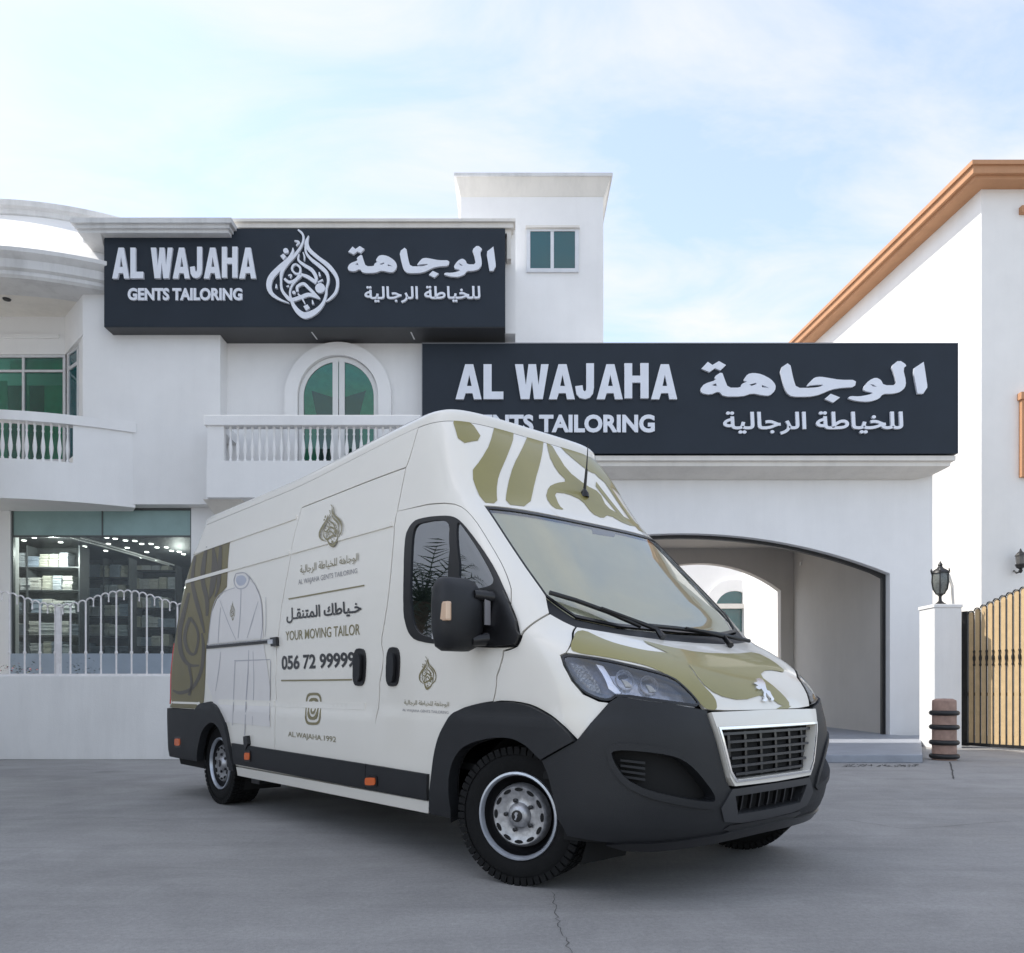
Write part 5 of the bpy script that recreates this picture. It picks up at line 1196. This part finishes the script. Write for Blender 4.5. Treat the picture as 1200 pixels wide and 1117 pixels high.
# ---- wheels
def wheel(u, near=True, steer=0.0):
    y0 = -.08 if near else -2 * VW + .08; sg = 1 if near else -1
    e_ = empty('wheel', (u, y0 - sg * .13, .397), parent=van); e_.rotation_euler = (0, 0, steer + (0 if near else math.pi))
    Rt = .397; hw_ = .13
    prof = [(.235, -hw_ + .02), (.27, -hw_), (.34, -hw_ - .004), (.372, -hw_ + .018), (.388, -hw_ + .045), (.390, 0), (.388, hw_ - .045), (.372, hw_ - .018), (.34, hw_ + .004), (.27, hw_), (.235, hw_ - .02)]
    MB().lathe(prof, 56, axis='y').build('tyre', M['rubber'], e_, sm=50)
    t_ = MB()
    for k in range(54):
        a = 2 * math.pi * k / 54
        for (ya, yb, ra, rb, da) in ((hw_ - .045, hw_ + .006, .352, Rt, 0), (-hw_ - .006, -hw_ + .045, .352, Rt, .08), (.012, .066, .38, Rt, .05), (-.066, -.012, .38, Rt, -.03)):
            w2 = .036; c_ = Vector((math.sin(a + da), 0, math.cos(a + da))); tt = Vector((math.cos(a + da), 0, -math.sin(a + da)))
            vs_ = []
            for r__ in (ra, rb):
                for yy in (ya, yb):
                    for ss in (-.5, .5): vs_.append(c_ * r__ + tt * w2 * ss * (1 if r__ < Rt else .9) + Vector((0, yy * (1 if r__ > .36 else 1.0), 0)))
            t_.add(vs_, [(0, 1, 3, 2), (4, 6, 7, 5), (0, 4, 5, 1), (2, 3, 7, 6), (0, 2, 6, 4), (1, 5, 7, 3)])
    o_ = t_.build('tread_blocks', M['rubber'], e_); o_['kind'] = 'stuff'
    MB().lathe([(.246, hw_ - .035), (.256, hw_ - .012), (.252, hw_ + .004), (.240, hw_ + .006), (.232, hw_ - .004), (.228, hw_ - .03)], 56, axis='y').build('rim_ring', M['brightring'], e_, sm=50)
    MB().lathe([(.229, hw_ - .02), (.222, hw_ - .05), (.20, hw_ - .085), (.12, hw_ - .10), (.0, hw_ - .10)], 48, axis='y').build('rim_dish', M['blackp'], e_, sm=50)
    MB().lathe([(.185, hw_ - .07), (.180, hw_ - .035), (.165, hw_ - .018), (.14, hw_ - .022), (.10, hw_ - .036), (.075, hw_ - .030), (.060, hw_ - .008), (.045, hw_ + .0), (.0, hw_ + .002)], 48, axis='y').build('hub_cover', M['silver'], e_, sm=40)
    for k in range(12):
        a = 2 * math.pi * k / 12; c_ = Vector((math.sin(a) * .150, 0, math.cos(a) * .150)); tt = Vector((math.cos(a), 0, -math.sin(a))); rr = Vector((math.sin(a), 0, math.cos(a)))
        P = [c_ + tt * .026 * math.cos(q) + rr * .011 * math.sin(q) for q in [2 * math.pi * j / 10 for j in range(10)]]
        MB().add([(p.x, hw_ - .0145, p.z) for p in P] + [(p.x, hw_ - .03, p.z) for p in P], [tuple(range(10))] + [(j, (j + 1) % 10, 10 + (j + 1) % 10, 10 + j) for j in range(10)]).build('vent', M['void'], e_)
    for k in range(5):
        a = 2 * math.pi * k / 5 + .3; MB().lathe([(.013, hw_ - .04), (.013, hw_ - .018), (.006, hw_ - .014), (0, hw_ - .014)], 8, (math.sin(a) * .088, 0, math.cos(a) * .088), axis='y').build('wheel_nut', M['blackp'], e_)
    MB().lathe([(.034, hw_ + .001), (.034, hw_ + .006), (0, hw_ + .008)], 20, axis='y').build('centre_cap', M['blackp'], e_)
    MB().add([(x_, hw_ + .010, z_) for x_, z_ in ((-.012, .02), (.004, .024), (.014, .01), (.006, -.004), (.014, -.022), (.004, -.022), (-.006, -.002), (-.004, .008))], [tuple(range(8))]).build('cap_emblem', M['chrome'], e_)
    return e_
wheel(.095, True, R(19)); wheel(-.19, False, R(19)); wheel(4.36, True); wheel(4.36, False)
for u_, r_ in ((0.02, .47), (4.36, .50)):
    for y0, y1 in ((-.13, -.5), (-2 * VW + .5, -2 * VW + .13)):
        MB().add([(u_ + r_ * math.cos(t), y, .40 + r_ * math.sin(t)) for y in (y0, y1) for t in [math.pi * (k / 16 * 1.3 - .15) for k in range(17)]], [(k, k + 1, 18 + k, 17 + k) for k in range(16)]).build('wheel_well', M['void'], van, sm=60)
# ---- mirrors
def door_mirror(sg):
    y = lambda v: v if sg > 0 else -2 * VW - v
    base = panel('mirror_sail', (lambda p: p if sg > 0 else mir(p))(I([(584,690),(592,694),(597,704),(607,729),(611,745),(606,756),(583,758),(566,757),(572,735),(578,712)])), M['blackp'], off=.03, thick=.04)
    mb = MB(); hu, hy, hz = .29, .160, 1.555
    sec = []
    for (zz, su_, sy_, ou) in ((-.215, .045, .085, .02), (-.19, .075, .125, .01), (-.10, .095, .148, 0), (.05, .098, .150, 0), (.14, .085, .142, .01), (.185, .062, .120, .02), (.205, .03, .09, .03)):
        sec.append([(hu + ou + su_ * math.copysign(abs(math.cos(t)) ** .6, math.cos(t)), hy + sy_ * math.copysign(abs(math.sin(t)) ** .55, math.sin(t)), hz + zz) for t in [2 * math.pi * k / 20 for k in range(20)]])
    V_ = [(p[0], y(p[1]), p[2]) for s_ in sec for p in s_]; n_ = 20; L_ = len(sec)
    F_ = [(r_ * n_ + k, r_ * n_ + (k + 1) % n_, (r_ + 1) * n_ + (k + 1) % n_, (r_ + 1) * n_ + k) for r_ in range(L_ - 1) for k in range(n_)] + [tuple(range(n_)), tuple(reversed(range((L_ - 1) * n_, L_ * n_)))]
    h_ = mb.add(V_, F_).build('mirror_housing', M['plastic'], base, sm=45)
    MB().tube([(.22, y(.10), 1.66), (.20, y(-.02), 1.655), (.18, y(-.07), 1.64)], [.03, .035, .045], 8).build('mirror_arm', M['blackp'], base, sm=50); MB().tube([(.24, y(.10), 1.40), (.22, y(0.0), 1.41), (.2, y(-.06), 1.43)], [.035, .04, .06], 8).build('mirror_arm', M['blackp'], base, sm=50)
    MB().box((.195, min(y(.272), y(.306)), 1.50), (.28, max(y(.272), y(.306)), 1.61)).build('mirror_indicator', mat('indicator_clear', (.62, .42, .28), rough=.15, coat=1), base, bevel=.012)
    MB().box((.185, min(y(.0), y(.04)), 1.49), (.192, max(y(.0), y(.04)), 1.64)).build('housing_slot', M['line'], base)
    MB().box((.385, min(y(.06), y(.26)), 1.41), (.400, max(y(.06), y(.26)), 1.71)).build('mirror_glass', M['chrome'], base)
door_mirror(1); door_mirror(-1)
# ---- wipers and antenna
def onb(px, py, off): s_, z_ = inv(px, py); p = S(s_, z_) + SN(s_, z_) * off; return Vector(p)
def onb2(s_, z_, off): return Vector(S(s_, z_) + SN(s_, z_) * off)
for (blade, arm) in ((((642,699),(672,708),(710,722),(748,739)), ((700,719),(735,733),(765,745),(776,751))), (((757,738),(790,741),(835,747),(876,756)), ((800,743),(822,748),(845,754),(855,760)))):
    wp = MB().tube([onb(*q, .030) for q in blade], .014, 6).build('wiper', M['blackp'], van, sm=60)
    MB().tube([onb(*q, .045 if i < 3 else .02) for i, q in enumerate(arm)], [.008, .012, .016, .022], 6).build('wiper_arm', M['blackp'], wp, sm=60)
an = onb(685, 581, .0); am = MB().lathe([(.035, -.01), (.03, .02), (.012, .05), (.0, .055)], 10, tuple(an)).build('antenna', M['blackp'], van, sm=50)
MB().tube([an + Vector((0, 0, .03)), an + Vector((-.02, 0, .19))], [.012, .010], 6).tube([an + Vector((-.02, 0, .19)), an + Vector((-.035, 0, .37))], [.006, .003], 6).build('antenna_rod', M['blackp'], am)
# ---- printed wrap: olive shapes
def decal(name, px, m_, off=.0028, sm_=2, parent=None, dom=None, both_=False):
    P = dom if dom is not None else I(chaikin(px, sm_) if sm_ else px)
    panel(name, P, m_, off=off, thick=0, parent=parent or van, step=.06)
def z4(p): return [(x / 3.158 + 500, y / 3.158 + 460) for x, y in p]
def z6(p): return [(x / 3.3333 + 640, y / 3.3333 + 720) for x, y in p]
M['olive2'] = M['olive']
for sh in ([(92,92),(140,85),(165,110),(208,175),(122,192)],
           [(255,98),(318,108),(325,160),(300,230),(265,310),(258,360),(262,412),(205,408),(162,298),(200,250),(235,190)],
           [(380,138),(437,148),(425,240),(400,330),(380,424),(290,415),(300,340),(320,270),(360,195)],
           [(445,160),(470,210),(520,290),(590,345),(640,370),(665,425),(720,455),(800,500),(740,492),(672,452),(650,468),(610,448),(575,400),(520,375),(470,370),(490,420),(510,436),(470,430),(440,390),(450,350),(480,335),(520,330),(480,290),(450,230)],
           [(530,182),(560,192),(640,270),(720,350),(752,400),(650,330),(590,268)],
           [(640,215),(665,225),(690,270),(688,285),(665,265)],
           [(455,152),(500,166),(560,215),(600,262),(640,300),(610,300),(560,262),(505,215)]):
    decal('wrap_graphic', z4(sh), M['olive'], sm_=1)
for dom in ([(-.62, 2.36), (-.55, 2.36), (-.42, 2.62), (-.47, 2.66)], [(-.80, 2.32), (-.70, 2.33), (-.62, 2.70), (-.68, 2.78)]): decal('wrap_graphic', None, M['olive'], dom=dom)
decal('wrap_graphic', z6([(122,52),(88,140),(140,158),(200,165),(380,198),(470,238),(540,288),(600,352),(622,372),(665,376),(660,330),(600,270),(548,192),(490,155),(380,145),(240,110)]), M['olive'], off=.0072, sm_=2, parent=bon)
decal('wrap_graphic', None, M['olive'], off=.0072, parent=bon, dom=chaikin([(.53, 1.40)] + I(z6([(545,190),(600,268),(663,318)])) + [(.20, 1.055), (-.04, 1.09), (-.16, 1.02), (-.27, 1.02), (-.20, 1.12), (-.14, 1.20), (-.30, 1.24), (-.52, 1.22), (-.55, 1.30), (-.5, 1.36), (-.2, 1.335), (.15, 1.33), (.36, 1.36)], 1))
decal('wrap_graphic', None, M['olive'], off=.0072, parent=bon, dom=[(-.10, 1.005), (-.16, 1.02), (-.27, 1.02), (-.22, 1.005)])
# rear flank
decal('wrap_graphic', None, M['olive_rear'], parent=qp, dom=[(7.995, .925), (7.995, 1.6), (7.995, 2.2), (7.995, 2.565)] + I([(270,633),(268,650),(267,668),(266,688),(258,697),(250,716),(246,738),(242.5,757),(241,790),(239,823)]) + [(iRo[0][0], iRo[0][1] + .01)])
def rib_px(stroke, m_, off=.0045, name='wrap_stroke', parent=None):
    L, Rr = ribbon(stroke, 4); P = [inv(*p) for p in L + Rr[::-1]]; n = len(L); Q = np.array(P); T = S(Q[:, 0], Q[:, 1]) + SN(Q[:, 0], Q[:, 1]) * off
    MB().add([tuple(p) for p in T], [(i, i + 1, 2 * n - 2 - i, 2 * n - 1 - i) for i in range(n - 1)]).build(name, m_, parent or van)
for st in ([(259,634,3),(258,660,5),(256,688,4),(252,700,1)], [(243,641,2),(240,655,5),(238,680,5),(243,703,5),(243,722,3)], [(250,640,2),(252,663,7),(249,690,6),(246,702,1)],
           [(229,652,3),(226,680,4),(230,702,5),(236,724,4),(240,742,2)], [(222,695,3),(216,718,5),(211,742,5),(213,766,5),(222,779,4),(234,780,2)],
           [(223,724,4),(217,745,4),(221,763,4),(229,766,3),(233,748,3),(230,734,3),(223,724,4)], [(237,742,2),(239,762,4),(236,787,4),(226,806,4),(212,812,4),(203,809,2)], [(219,660,2),(214,690,3),(209,720,3),(206,745,1)], [(222,780,3),(225,800,3),(222,815,3)]):
    rib_px([(x_, max(y_, 640) if x_ > 240 else y_, w__) for x_, y_, w__ in st], M['olive_dark'], parent=qp)
# garment drawing
M['gfill'] = mat('print_garment_tone', (0.70, 0.67, 0.64), rough=.3, coat=.6)
decal('garment_print', [(277,673),(287,672),(299,686),(306,702),(308,728),(309,748),(245,755),(246,737),(249,717),(255,702),(264,694),(274,688)], M['gfill'], off=.0034, parent=qp, sm_=0)
decal('garment_print', [(244,761.5),(310,755),(316,800),(317,852),(252,845),(250,820),(243,800)], M['gfill'], off=.0034, parent=qp, sm_=0)
for st in ([(277,672.5,1),(287,671.5,1.2),(292.5,679,1.2),(288,688.5,1.4),(279,689.5,1.4),(274.5,681,1),(277,672.5,1)],):
    rib_px(st, M['gline'], off=.0045, name='garment_line', parent=qp)
decal('garment_collar', [(278,675),(286,674),(290,679.5),(286.5,686),(280,687),(276.5,681)], mat('print_collar', (.42, .44, .50), rough=.35), off=.0040, parent=qp)
for st in ([(292,675,.9),(300,687,.9),(306,703,1),(308,730,1),(306,750,.6)], [(276,689,.7),(262,694,.8),(254,702,.8),(249,716,.8),(246,737,.8),(244,754,.5)], [(283,690,.8),(282,720,1),(279.5,748,.8)],
           [(258,703,.5),(268,730,.8),(277,750,.5)], [(303,705,.5),(296,728,1.1),(290,748,.5)], [(259,712,.5),(257,735,.9),(256,754,.5)], [(292,762,.6),(291,790,1.2),(289,820,1.2),(287,862,.6)], [(259,764,.6),(257,785,1),(253,810,.6)], [(276,776,.9),(274.5,810,.7),(273,850,.5)],
           [(275,774.6,1.4),(296,773.8,1.2),(317,773,.9)], [(317.5,774,.6),(317,810,.7),(316,845,.5)], [(297,764,.4),(298,800,.7),(296,850,.4)], [(312,700,.4),(312,730,.5),(311,747,.4)]):
    rib_px(st, M['gline'], name='garment_line', parent=qp)
# ---- lettering on the flank
def quad_print(name, parts, src, q, m_, flip, parent, off=.0032):
    c4 = [np.array(inv(*p)) for p in q]   # TL TR BR BL in px
    x0, y0, x1, y1 = src; mb_ = MB()
    for vs, fs in parts:
        Q = []
        off += .00012 if len(parts) > 5 else 0
        for x, y in vs:
            fx = (x - x0) / (x1 - x0); fy = (y - y0) / (y1 - y0); fy = 1 - fy if flip else fy
            Q.append((c4[0] * (1 - fx) + c4[1] * fx) * (1 - fy) + (c4[3] * (1 - fx) + c4[2] * fx) * fy)
        Q = np.array(Q); T = S(Q[:, 0], Q[:, 1]) + SN(Q[:, 0], Q[:, 1]) * off; mb_.add([tuple(p) for p in T], fs)
    return mb_.build(name, m_, parent)
def tprint(name, body, q, m_, parent, bold=0.0, off=.0032, spacing=1.0):
    if any(ord(ch) > 0x600 for ch in body):
        cp = contour_parts(body, bold); src = (min(v[0] for c in cp for v in c[0]), min(v[1] for c in cp for v in c[0]), max(v[0] for c in cp for v in c[0]), max(v[1] for c in cp for v in c[0]))
        o_ = quad_print(name, cp, src, q, m_, True, parent, off); return o_
    vs, fs = text_parts(body, bold, spacing); src = (min(v[0] for v in vs), min(v[1] for v in vs), max(v[0] for v in vs), max(v[1] for v in vs))
    return quad_print(name, [(vs, fs)], src, q, m_, True, parent, off)
FULL_AR = ''.join(reversed('\ufe8d\ufedf\ufeee\ufe9f\ufe8e\ufeeb\ufe94 \ufedf\ufee0\ufea8\ufef4\ufe8e\ufec3\ufe94 \ufe8d\ufedf\ufeae\ufe9f\ufe8e\ufedf\ufef4\ufe94'))
SLOGAN = ''.join(reversed('\ufea7\u0640\ufef4\ufe8e\ufec3\ufeda \ufe8d\ufedf\ufee4\ufe98\ufee8\ufed8\u0640\ufede'))
quad_print('emblem_print', emblem_parts(), EMBLEM_BOX, [(377,596),(406,586),(404,638),(377,646)], M['gold'], False, sd_, off=.0125)
tprint('lettering', FULL_AR, [(352,663),(421,648),(421,660),(352,675)], M['gold'], sd_, .0)
tprint('lettering', 'AL WAJAHA GENTS TAILORING', [(350,679.5),(419,666),(419,673.5),(350,687.5)], M['line'], sd_, .0)
rib_px([(338.5,702.2,1.6),(383,694.2,1.6),(427.5,686.2,1.6)], M['gold'], name='rule_line', parent=sd_)
tprint('lettering', SLOGAN, [(336,713),(424,703),(424,722),(336,731)], M['ink'], sd_, .022)
tprint('lettering', 'YOUR MOVING TAILOR', [(335,740),(422,731),(422,744),(335,751)], M['gold'], sd_, .006)
tprint('phone_number', '056 72 99999', [(330,768.5),(416,763.5),(416,782),(330,785.5)], M['ink'], sd_, .03)
rib_px([(330,797.6,1.8),(372,797.2,1.8),(413,796.6,1.8)], M['gold'], name='rule_line', parent=sd_)
def rsq(cx, cy, hx, hy, n=24, e=4): return [(cx + hx * math.copysign(abs(math.cos(t)) ** (2 / e), math.cos(t)), cy + hy * math.copysign(abs(math.sin(t)) ** (2 / e), math.sin(t))) for t in [2 * math.pi * k / n for k in range(n)]]
def tube_ring(o_, i_): n = len(o_); return (o_ + i_, [(k, (k + 1) % n, n + (k + 1) % n, n + k) for k in range(n)])
cam_icon = [tube_ring(rsq(0, 0, 1, 1), rsq(0, 0, .84, .84)), tube_ring(rsq(0, 0, .68, .68, 24, 3.2), rsq(0, 0, .5, .5, 24, 2)), tube_ring(rsq(0, 0, .34, .34, 24, 2), rsq(0, 0, .17, .17, 24, 2)), (rsq(.42, -.45, .1, .1, 8, 2), [tuple(range(8))])]
quad_print('camera_icon', cam_icon, (-1, -1, 1, 1), [(358.5,812),(377,811.5),(376,850),(357.5,849.5)], M['gold'], False, sd_)
tprint('lettering', 'AL.WAJAHA.1992', [(338,857),(394,863.5),(394,872),(338,865)], M['gold'], sd_, .0)
dr = [o_ for o_ in van.children if o_.name.startswith('front_door')][0]
quad_print('emblem_print', emblem_parts(), EMBLEM_BOX, [(490,770),(510,768),(510,809),(490,808)], M['gold'], False, dr)
tprint('lettering', FULL_AR, [(474,820),(527,822.5),(527,829.5),(474,827)], M['gold'], dr)
tprint('lettering', 'AL WAJAHA GENTS TAILORING', [(472,830.5),(526,833.5),(526,838),(472,834.5)], M['line'], dr)
quad_print('emblem_print', emblem_parts(), EMBLEM_BOX, [(270,705),(276,704),(276,727),(270,728)], M['gold'], False, qp, off=.0045)
# ---- lion-shaped badge
lion = [(310,290),(400,270),(480,310),(540,390),(560,500),(590,580),(660,600),(700,690),(765,790),(745,835),(690,830),(680,770),(590,680),(560,640),(560,740),(595,800),(565,850),(490,850),(470,810),(520,770),(490,700),(500,620),(440,540),(380,562),(325,535),(295,490),(360,470),(300,425),(235,400),(320,370),(350,350)]
panel('badge', I([(x / 22.34 + 870, y / 22.34 + 785) for x, y in lion]), M['chrome'], off=.018, thick=.012, parent=bon, step=.03)

# ================================================================== LEFT OF THE FRAME: ADDED SHADE BLOCK AND THE PALM
nb_ = tag(empty('added_shade_block', (-16, 0, 0)), 'tall plain white block added unseen left of the yard to shade it', 'building')
part(MB().box((-24, 2.7, 0), (-10.2, 15.1, 24)), 'wall', M['white'], nb_)  # added out of view; extent sets shaded yard and sunlit ground behind the camera
part(MB().box((-24.2, 2.5, 24), (-10.0, 15.3, 24.5)), 'parapet', M['cream'], nb_)
for fl in range(3, 7):
    for k in range(3):
        y_ = 4 + 3.7 * k; z_ = 1.2 + 3.3 * fl
        f_ = part(MB().box((-10.2, y_, z_), (-10.13, y_ + 1.5, z_ + 1.5)), 'window', M['alu'], nb_); part(MB().box((-10.13, y_ + .08, z_ + .08), (-10.12, y_ + 1.42, z_ + 1.42)), 'pane', M['teal_dark'], f_)

pt = tag(empty('palm_tree', (-8.7, 7.2, 0)), 'date palm left of the yard, seen mirrored in the van door window', 'palm')
r_ = random.Random(11); M['bark'] = mat('palm_bark', (.10, .075, .05), rough=.95, noise=(8, .4), bump=.8, bscale=20); M['frond'] = mat('palm_frond', (.035, .06, .03), rough=.6, noise=(5, .3))
tk = MB().tube([(-8.7, 7.2, 0), (-8.66, 7.22, 1.5), (-8.7, 7.2, 3.7)], [.26, .20, .18], 12)
for k in range(60):
    a = k * 2.4; z_ = .2 + k * .058; tk.tube([(-8.7 + .17 * math.cos(a), 7.2 + .17 * math.sin(a), z_), (-8.7 + .27 * math.cos(a), 7.2 + .27 * math.sin(a), z_ + .12)], [.05, .02], 5)
part(tk, 'trunk', M['bark'], pt)
cr_ = MB(); c0 = Vector((-8.7, 7.2, 3.75))
for k in range(44):
    a = k * 2.399; el = 1.25 - 1.9 * (k / 44) ; L_ = r_.uniform(1.5, 2.0); P = []; d = Vector((math.cos(a) * math.cos(el), math.sin(a) * math.cos(el), math.sin(el))); p = c0.copy()
    for i in range(15): P.append(p.copy()); p = p + d * (L_ / 14); d = (d + Vector((0, 0, -.085))).normalized()
    cr_.tube(P[::3], [.022, .018, .013, .009, .005], 4)
    for i in range(2, 15):
        t_ = (P[i] - P[i - 1]).normalized(); sd_v = t_.cross(Vector((0, 0, 1))).normalized(); ll = .42 * (1 - abs(i - 8) / 12)
        for sg in (-1, 1):
            tip = P[i] + sd_v * sg * ll * .8 + t_ * ll * .6 + Vector((0, 0, r_.uniform(-.16, .02))); w_ = t_ * .022
            cr_.add([P[i] - w_, P[i] + w_, tip], [(0, 1, 2)])
o_ = part(cr_, 'crown', M['frond'], pt)
